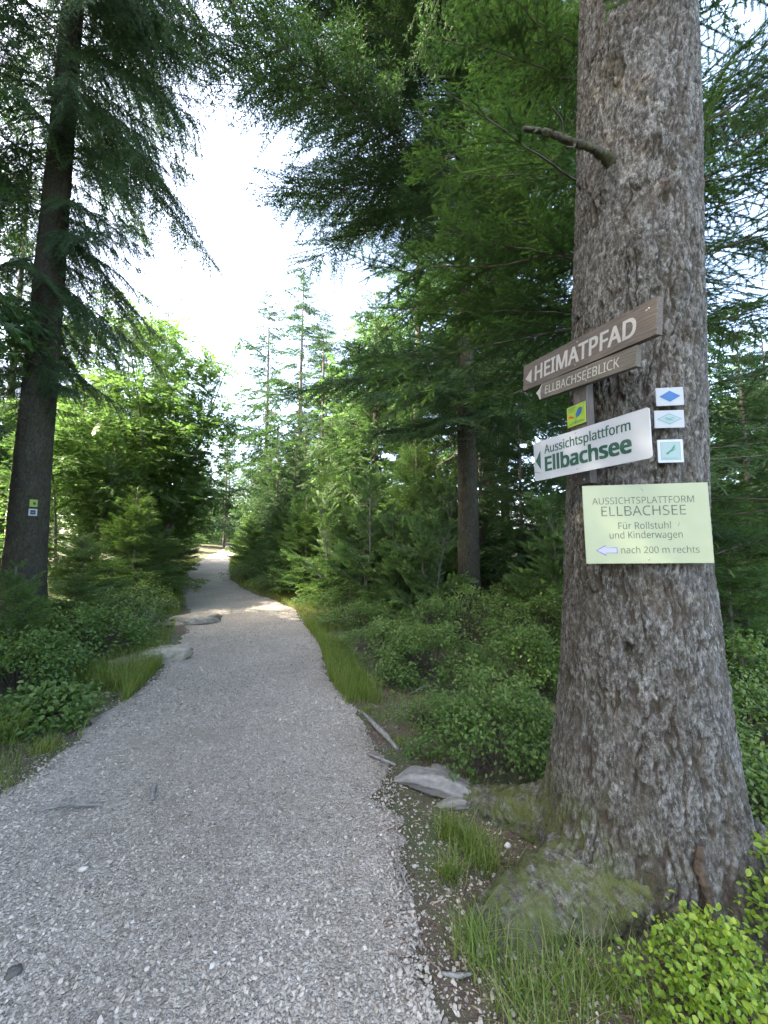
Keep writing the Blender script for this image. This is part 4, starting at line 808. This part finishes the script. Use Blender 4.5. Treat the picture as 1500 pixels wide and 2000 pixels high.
rock('rock', 'long low dark rock in front of the flat mossy slab', 'rock', -4.2, 7.45, .42, .10, .07, -.05, M_DARKROCK, 6, .3)
rock('stone', 'white stone lying on the gravel at the left', 'stone', -1.40, 1.97, .026, .018, .014, .5, M_PEB, 7, .2, 12, 1.0)
rock('stone', 'dark brown stone at the lower left picture edge', 'stone', -1.31, 1.53, .032, .026, .024, .4, M_DARKROCK, 8, .2, 12, .3)
rock('stone', 'bluish stone lying on the gravel in mid path', 'stone', -.52, 1.88, .015, .011, .011, .8, M_DARKROCK, 9, .2, 12, 1.)
rock('stone', 'pale stone at the lower end of the near root', 'stone', .36, 1.60, .030, .022, .022, 1.2, M_PEB, 12, .2, 12, .8)
rock('stone', 'pale stone in the hollow between the two roots', 'stone', .62, 2.12, .020, .016, .018, .2, M_PEB, 13, .2, 12, .95)
def stick(name, label, pts, rad, mat, cat='stick', k=8, seed=0, forks=(), rough=.14):
    z_ = [(x, y, float(zs(np.array([x]), np.array([y]))[0]) + h) for x, y, h in pts]; n = 6 * len(pts)
    o0 = np.array(z_[0]); g = Geo(); r = np.random.default_rng(seed); P = spline(z_, n) - o0; add_tube(g, P, np.interp(np.linspace(0, 1, n), np.linspace(0, 1, len(rad)), rad), k, seed=seed, rough=rough)
    for i, d, l, w_ in forks:
        p = P[int(i * (n - 1))]; add_tube(g, spline([p, p + np.array(d) * l * .5 + r.normal(0, .01, 3), p + np.array(d) * l], 6), [w_, w_ * .9, w_ * .8, w_ * .7, w_ * .5, w_ * .3], 5)
    g.A = [np.clip(.5 + .25 * r.normal(size=len(v)), 0, 1) for v in g.V]
    return tag(obj(name, g.mesh(name, mat, True), None, tuple(o0)), label, cat)
stick('stick', 'short pale stick lying alone on the left half of the gravel', [(-1.44, 2.62, .012), (-1.41, 2.55, .02), (-1.37, 2.47, .012)], [.013, .014, .011], M_DEAD)
stick('fallen_branch', 'thin pale forked branch lying on the gravel at the left edge', [(-1.97, 2.36, .006), (-1.84, 2.40, .018), (-1.74, 2.40, .024), (-1.62, 2.42, .010)], [.004, .008, .010, .005], M_DEAD, 'branch', seed=2, forks=[(.6, (-.6, -.7, .1), .18, .005), (.4, (.5, .8, .05), .12, .004)])
stick('stick', 'long pale peeled stick at the right edge of the gravel, beyond the bleached root', [(-.20, 3.72, .01), (-.08, 3.42, .025), (.02, 3.22, .02), (.10, 3.05, .008)], [.008, .02, .022, .012], M_DEAD, seed=3)
stick('stick', 'small pale forked stick in front of the bleached root end', [(-.12, 2.98, .01), (-.02, 2.88, .02), (.08, 2.84, .01)], [.006, .012, .008], M_DEAD, seed=4, forks=[(.5, (.2, -.9, .1), .12, .006)])
stick('stick', 'thin pale stick standing out of the gravel left of the near root', [(.05, 2.02, .004), (.08, 1.93, .012), (.10, 1.86, .01)], [.004, .006, .004], M_DEAD, seed=5)
stick('stick', 'pale chip of wood at the grass edge below the near root', [(.20, 1.52, .006), (.26, 1.51, .008), (.31, 1.52, .006)], [.005, .008, .004], M_DEAD, seed=6)
stick('surface_root', 'long dark root crossing the left edge of the path', [(-4.6, 7.9, .03), (-4.2, 7.95, .07), (-3.8, 8.05, .06), (-3.35, 8.25, .01)], [.05, .055, .045, .02], M_TWIG, 'root', seed=7)
stick('surface_root', 'pale root lying across the left verge, farthest of the roots', [(-6.3, 10.0, .02), (-5.9, 10.0, .07), (-5.5, 9.95, .06), (-5.1, 9.9, .01)], [.05, .06, .05, .03], M_DEAD, 'root', seed=8)
stick('fallen_branch', 'thin bare branch on the soil left of the signpost trunk', [(.78, 3.75, .05), (.95, 3.65, .07), (1.08, 3.5, .10), (1.22, 3.45, .06)], [.004, .007, .008, .006], M_DEAD, 'branch', seed=9, forks=[(.4, (.3, .9, .3), .18, .003)])
stick('stick', 'grey stick under the bilberry bush beside the grass strip', [(.25, 4.05, .02), (.4, 4.2, .04), (.52, 4.3, .03)], [.006, .009, .005], M_DEAD, seed=10)
print('rocks', round(time.time() - T0, 1))

# ------------------------------------------------------------------ signs
def sign_frame(Lb, Rb, h, tilt=0):
    """bottom left and bottom right corners of the front face, seen by the reader"""
    Lb, Rb = Vector(Lb), Vector(Rb); e1 = (Rb - Lb); ln = e1.length; e1.normalize(); z = Vector((0, 0, 1)); e2 = (z - e1 * z.dot(e1)).normalized(); e3 = e1.cross(e2)
    m_ = Matrix((e1, e2, e3)).transposed().to_4x4(); m_.translation = Lb; return m_, ln
def plate(pts, th, bev=.0012):
    """solid with its front face at z=0 and a bevelled rim"""
    pts = np.array(pts, float); n = len(pts); c = pts.mean(0); ins = pts + (c - pts) / np.linalg.norm(c - pts, axis=1, keepdims=True) * bev * 1.4
    V = np.concatenate([np.c_[ins, np.zeros(n)], np.c_[pts, np.full(n, -bev)], np.c_[pts, np.full(n, -th)]]); i = np.arange(n); j = (i + 1) % n
    Q = np.concatenate([np.stack([n + i, n + j, j, i], -1), np.stack([2 * n + i, 2 * n + j, n + j, n + i], -1)])
    me = bpy.data.meshes.new('plate'); me.from_pydata(V.tolist(), [], Q.tolist() + [list(range(n)), list(range(3 * n - 1, 2 * n - 1, -1))]); return me
def rrect(x0, y0, x1, y1, r, n=4):
    out = []
    for cx, cy, a in ((x1 - r, y0 + r, -90), (x1 - r, y1 - r, 0), (x0 + r, y1 - r, 90), (x0 + r, y0 + r, 180)):
        out += [(cx + r * math.cos(R(a + 90 * k / n)), cy + r * math.sin(R(a + 90 * k / n))) for k in range(n + 1)]
    return out
def poly(name, pts, z, mat, parent):
    me = bpy.data.meshes.new(name); me.from_pydata([(x, y, z) for x, y in pts], [], [list(range(len(pts)))]); me.materials.append(mat); return obj(name, me, parent)
FONT = None
try: FONT = bpy.data.fonts.load(bpy.utils.system_resource('DATAFILES', path='fonts') + '/NotoSansHebrew-Regular.woff2')
except Exception: FONT = None
def text_mesh(body):
    cu = bpy.data.curves.new('lettering', 'FONT'); cu.body = body; cu.size = 1; cu.resolution_u = 4; cu.font = FONT or cu.font; ob = bpy.data.objects.new('lettering', cu); COL.objects.link(ob)
    bpy.context.view_layer.update(); me = bpy.data.meshes.new_from_object(ob.evaluated_get(bpy.context.evaluated_depsgraph_get())); bpy.data.objects.remove(ob); return me
CAP = {}
def text(body, x0, x1, base, cap, mat, parent, wx=0., wy=0., z=.0008):
    """wx, wy: how far the strokes are thickened, as a share of the cap height"""
    me = text_mesh(body); n = len(me.vertices); V = np.zeros(n * 3, np.float32); me.vertices.foreach_get('co', V); V = V.reshape(-1, 3)
    if 0 not in CAP:
        q = text_mesh('E'); E_ = np.zeros(len(q.vertices) * 3, np.float32); q.vertices.foreach_get('co', E_); E_ = E_.reshape(-1, 3); CAP[0] = (E_[:, 1].min(), E_[:, 1].max())
    lo, hi = CAP[0]; a, b_ = V[:, 0].min(), V[:, 0].max(); dx, dy = wx * cap / 2, wy * cap / 2
    V[:, 0] = x0 + dx + (V[:, 0] - a) / (b_ - a) * (x1 - x0 - 2 * dx); V[:, 1] = base + dy + (V[:, 1] - lo) / (hi - lo) * (cap - 2 * dy)
    polys = [tuple(p.vertices) for p in me.polygons]; VV = []; FF = []
    for k, (ox, oy) in enumerate([(0, 0)] + ([(q * dx, r_ * dy) for q in (-1, 1, -.4, .4) for r_ in ((-1, 1) if dy else (0,))] if dx else [])):
        VV += [(x + ox, y + oy, z + k * .00006) for x, y, _ in V.tolist()]; FF += [tuple(i + k * n for i in p) for p in polys]
    m2 = bpy.data.meshes.new('lettering'); m2.from_pydata(VV, [], FF); m2.materials.append(mat); return obj('lettering', m2, parent)
SCREW = None
def screw(x, y, parent, r=.005, name='screw'):
    global SCREW
    if SCREW is None:
        g = Geo(); n = 12; a = np.arange(n) / n * 6.283; rings = [(1, -1.2), (1, .15), (.75, .4), (.2, .5)]
        V = np.concatenate([np.stack([q * np.cos(a), q * np.sin(a), np.full(n, z)], -1) for q, z in rings]); i = np.arange(3)[:, None] * n; j = np.arange(n)[None]; j2 = (j + 1) % n
        g.add(V, np.stack([i + j, i + j2, i + n + j2, i + n + j], -1).reshape(-1, 4)); g.F[3].append(np.array([(36, 36 + k, 37 + k) for k in range(1, 11)])); SCREW = g.mesh('screw', M_STEEL, True)
    return obj(name, SCREW, parent, mat4=Matrix.Translation((x, y, 0)) @ Matrix.Scale(r, 4))
def sign(name, label, Lb, Rb, h, cat='sign'):
    m4, ln = sign_frame(Lb, Rb, h); o = obj(name, None); o.matrix_world = m4; o.empty_display_size = .05; tag(o, label, cat); return o, ln
def setm(me, mat): me.materials.append(mat); return me
# batten screwed to the trunk
e1 = Vector((.307, -.952, 0)); 
o, ln = sign('mounting_batten', 'dark weathered wooden batten on the trunk holding the three pointing signs', (.948, 1.912, 1.80), (.972, 1.838, 1.80), .7, 'batten')
ln_b = ln; bt = [(0, 0), (ln, 0), (ln, .70), (0, .70)]
M_POSTV = wood_mat('upright_batten_wood', (.038, .034, .031), (.085, .078, .073), (.15, .142, .136))
for n_ in M_POSTV.node_tree.nodes:
    if n_.type == 'MAPPING': s_ = n_.inputs['Scale'].default_value; n_.inputs['Scale'].default_value = (s_[1], s_[0], s_[2])
obj('batten', setm(plate(bt, .042, .003), M_POSTV), o); screw(ln * .55, .02, o, .006); screw(ln * .45, .20, o, .005)
# HEIMATPFAD
o, ln = sign('wooden_sign', 'weathered brown board reading HEIMATPFAD with a white arrow, topmost of the signs', (.816, 2.249, 2.407), (1.066, 1.475, 2.328), .149)
H_ = .149; obj('board', setm(plate([(0, 0), (ln, 0), (ln, H_), (0, H_)], .030, .003), M_WOOD), o)
text('HEIMATPFAD', .104, .728, .032, .083, M_PAINT, o, .075, .05); poly('arrow', [(.022, .066), (.076, .030), (.076, .108)], .0008, M_PAINT, o)
screw(ln - .046, H_ - .036, o, .0045); screw(ln - .036, H_ - .032, o, .0045); screw(.40, .020, o, .004); screw(.41, H_ - .018, o, .004)
# ELLBACHSEEBLICK
o, ln = sign('wooden_sign', 'narrow grey board reading ELLBACHSEEBLICK under the HEIMATPFAD board', (.848, 2.15, 2.311), (1.037, 1.565, 2.240), .087)
H_ = .087; obj('board', setm(plate([(.035, 0), (ln, 0), (ln, H_), (.050, H_), (.030, H_ * .72), (0, H_ * .5), (.022, H_ * .30)], .026, .003), M_WOOD2), o)
text('ELLBACHSEEBLICK', .078, .540, .022, .043, M_PAINT2, o, .02); poly('bare_tip', [(.004, H_ * .5), (.024, H_ * .31), (.036, .003), (.048, .003), (.040, H_ * .45), (.052, H_ * .97), (.050, H_ * .97), (.032, H_ * .70)], .0006, M_PAINT2, o)
screw(.36, .016, o, .004); screw(.36, H_ - .012, o, .004)
# white Aussichtsplattform Ellbachsee sign
o, ln = sign('direction_sign', 'white sign reading Aussichtsplattform Ellbachsee in green, with a green arrow', (.804, 2.079, 1.8455), (1.059, 1.531, 1.849), .207)
H_ = .207; obj('plate', setm(plate(rrect(0, 0, ln, H_, .012), .004, .0008), M_WHITE), o)
text('Aussichtsplattform', .072, .527, .134, .045, M_INKG, o, .055, .02); text('Ellbachsee', .072, .527, .040, .076, M_INKG, o, .115, .07)
poly('arrow', [(.012, .106), (.046, .055), (.046, .158)], .0008, M_INKG, o); poly('crack', [(.0, .048), (.020, .0465), (.046, .036), (.046, .0345), (.020, .0445), (.0, .0455)], .0009, M_DARKP, o)
screw(.262, H_ - .014, o, .0045); screw(.262, .020, o, .0045)
# yellow-green board
o, ln = sign('notice_board', 'pale yellow green plate for wheelchairs and prams pointing 200 m ahead, lowest of the signs', (.883, 1.732, 1.425), (1.383, 1.662, 1.431), .342)
H_ = .342; obj('plate', setm(plate([(.0, 0), (ln, 0), (ln, H_), (0, H_)], .004, .0008), M_YEL), o)
wu = lambda u: u * ln
text('AUSSICHTSPLATTFORM', wu(.075), wu(.885), .258, .029, M_INKGREY, o); text('ELLBACHSEE', wu(.145), wu(.815), .206, .042, M_INKGREY, o)
text('Für Rollstuhl', wu(.275), wu(.69), .148, .029, M_INKGREY, o); text('und Kinderwagen', wu(.20), wu(.775), .108, .029, M_INKGREY, o); text('nach 200 m rechts', wu(.285), wu(.895), .044, .028, M_INKGREY, o)
def arrow_pts(x0, x1, y0, y1, g): m_ = (y0 + y1) / 2; q = (y1 - y0); xh = x0 + (x1 - x0) * .45; return [(x0 - g * 1.4, m_), (xh + g * .4, y0 - g * 1.6), (xh + g * .4, y0 + q * .24 - g * .2), (x1 + g, y0 + q * .24 - g), (x1 + g, y1 - q * .24 + g), (xh + g * .4, y1 - q * .24 + g * .2), (xh + g * .4, y1 + g * 1.6)]
poly('arrow_outline', arrow_pts(wu(.09), wu(.25), 0.038, .076, .0026), .0006, M_ARROWB, o); poly('arrow', arrow_pts(wu(.09), wu(.25), .038, .076, 0), .0012, M_ARROW, o)
poly('scratch', [(wu(.745), .158), (wu(.748), .157), (wu(.76), .172), (wu(.757), .173)], .0008, M_INKGREY, o)
screw(wu(.485), H_ - .020, o, .004, 'nail'); screw(wu(.49), H_ - .028, o, .0028, 'nail'); screw(wu(.50), .018, o, .004, 'nail'); screw(wu(.51), .026, o, .003, 'nail')
# lime plate with a blue flower
o, ln = sign('trail_marker', 'small lime green plate with a blue flower on the batten above the white sign', (.928, 1.951, 2.0945), (.964, 1.839, 2.093), .106, 'trail marker')
obj('plate', setm(plate([(0, 0), (ln, 0), (ln, .104), (0, .104)], .003, .0006), M_LIME), o)
el = lambda cx, cy, a, b_, rot, n=14: [(cx + a * math.cos(k / n * 6.283) * math.cos(rot) - b_ * math.sin(k / n * 6.283) * math.sin(rot), cy + a * math.cos(k / n * 6.283) * math.sin(rot) + b_ * math.sin(k / n * 6.283) * math.cos(rot)) for k in range(n)]
poly('flower', el(.078, .062, .026, .015, .9), .0008, M_BLUE, o); poly('stem', [(.054, .010), (.057, .010), (.060, .030), (.066, .046), (.063, .047), (.057, .031)], .0008, M_INKG, o)
poly('blossom', el(.022, .052, .012, .007, .2), .0008, M_RED, o); poly('stalk', [(.030, .050), (.046, .042), (.046, .040), (.030, .047)], .0008, M_INKG, o)
for q, (x0, x1, y0) in enumerate(((.012, .060, .092), (.012, .052, .085), (.010, .045, .076), (.015, .110, .012), (.03, .10, .018))): poly('print_line', [(x0, y0), (x1, y0 + .0005), (x1, y0 + .003), (x0, y0 + .0025)], .0007, M_GREEN, o)
screw(.066, .098, o, .0025, 'nail')
# three square markers on the trunk
def marker(label, cx, cz, w_, h_, mat, yc=1.690, ang=8, rollz=0.):
    e = Vector((math.cos(R(ang)), -math.sin(R(ang)), 0)); c = Vector((cx, yc, cz)); o, ln = sign('trail_marker', label, c - e * w_ / 2 - Vector((0, 0, h_ / 2 + rollz)), c + e * w_ / 2 - Vector((0, 0, h_ / 2 - rollz)), h_, 'trail marker')
    obj('plate', setm(plate(rrect(0, 0, ln, h_, .003, 2), .005, .0008), mat), o); return o, ln
dia = lambda cx, cy, a, b_: [(cx - a, cy), (cx, cy - b_), (cx + a, cy), (cx, cy + b_)]
o, ln = marker('white plate with a solid blue diamond, topmost of the three small plates on the trunk', 1.262, 2.160, .112, .082, M_PALE)
poly('diamond', dia(ln / 2, .042, .043, .025), .0008, M_BLUE, o); screw(ln / 2, .074, o, .002, 'nail'); screw(ln / 2, .008, o, .002, 'nail')
o, ln = marker('pale plate with a green outlined diamond, middle of the three small plates', 1.253, 2.058, .120, .079, M_PALE, rollz=-.001)
poly('diamond_outline', dia(ln / 2, .040, .050, .025), .0006, M_TEAL, o); poly('diamond', dia(ln / 2, .040, .045, .0222), .0010, M_TEALP, o)
for q, (x0, y0, x1, y1, t_) in enumerate(((-.018, .002, .004, -.004, .004), (-.014, -.006, .010, -.007, .003), (.0, .001, .020, .004, .003), (-.012, .005, -.002, -.002, .003), (.004, -.003, .018, -.008, .0025))):
    poly('print_stroke', [(ln / 2 + x0, .040 + y0), (ln / 2 + x1, .040 + y1), (ln / 2 + x1, .040 + y1 + t_), (ln / 2 + x0, .040 + y0 + t_)], .0013, M_TEAL, o)
screw(ln / 2, .071, o, .002, 'nail'); screw(ln / 2, .008, o, .002, 'nail')
o, ln = marker('white framed square plate with a green dragonfly shape, lowest of the three small plates', 1.250, 1.915, .102, .102, M_WHITE)
poly('panel_rim', [(.011, .011), (ln - .011, .011), (ln - .011, .091), (.011, .091)], .0006, M_TEAL, o); poly('panel', [(.0125, .0125), (ln - .0125, .0125), (ln - .0125, .0895), (.0125, .0895)], .0009, M_TEALP, o)
poly('dragonfly_body', [(.030, .040), (.036, .038), (.062, .058), (.072, .070), (.066, .068), (.052, .057)], .0012, M_GREEN, o)
poly('dragonfly_wing', [(.050, .050), (.074, .063), (.070, .058), (.055, .047)], .0013, M_GREEN, o); poly('dragonfly_wing', [(.048, .053), (.034, .034), (.040, .036), (.054, .050)], .0014, M_GREEN, o); poly('dragonfly_wing', [(.052, .056), (.067, .079), (.070, .076), (.058, .055)], .0015, M_GREEN, o)
poly('print_line', [(.020, .018), (.078, .018), (.078, .020), (.020, .020)], .0012, M_TEAL, o)
for xx in (.046, .060): screw(xx, .097, o, .002, 'nail'); screw(xx - .004, .005, o, .002, 'nail')
# plates on the left trunk
def lplate(label, cz, w_, h_, mat):
    c = Vector((-5.647, 6.318, cz)); e = Vector((.66, .75, 0)); o, ln = sign('trail_marker', label, c - e * w_ / 2 - Vector((0, 0, h_ / 2)), c + e * w_ / 2 - Vector((0, 0, h_ / 2)), h_, 'trail marker')
    obj('plate', setm(plate([(0, 0), (ln, 0), (ln, h_), (0, h_)], .02, .001), mat), o); return o, ln
o, ln = lplate('small lime green plate on the left trunk, upper of its two plates', 2.195, .098, .118, M_LIME)
poly('print_patch', el(ln * .6, .055, .018, .026, .3), .0012, M_INKG, o)
o, ln = lplate('small white framed dark square plate on the left trunk, lower of its two plates', 2.048, .106, .112, M_WHITE)
poly('panel', [(.020, .020), (ln - .020, .020), (ln - .020, .092), (.020, .092)], .0012, M_DARKP, o); poly('print_line', [(.034, .050), (ln - .034, .050), (ln - .034, .056), (.034, .056)], .0018, M_TEAL, o)
print('done', round(time.time() - T0, 1), 'objects', len(S.objects), 'unique tris', sum(sum(max(0, p) for p in [len(m_.loops) - 2 * len(m_.polygons)]) for m_ in bpy.data.meshes))
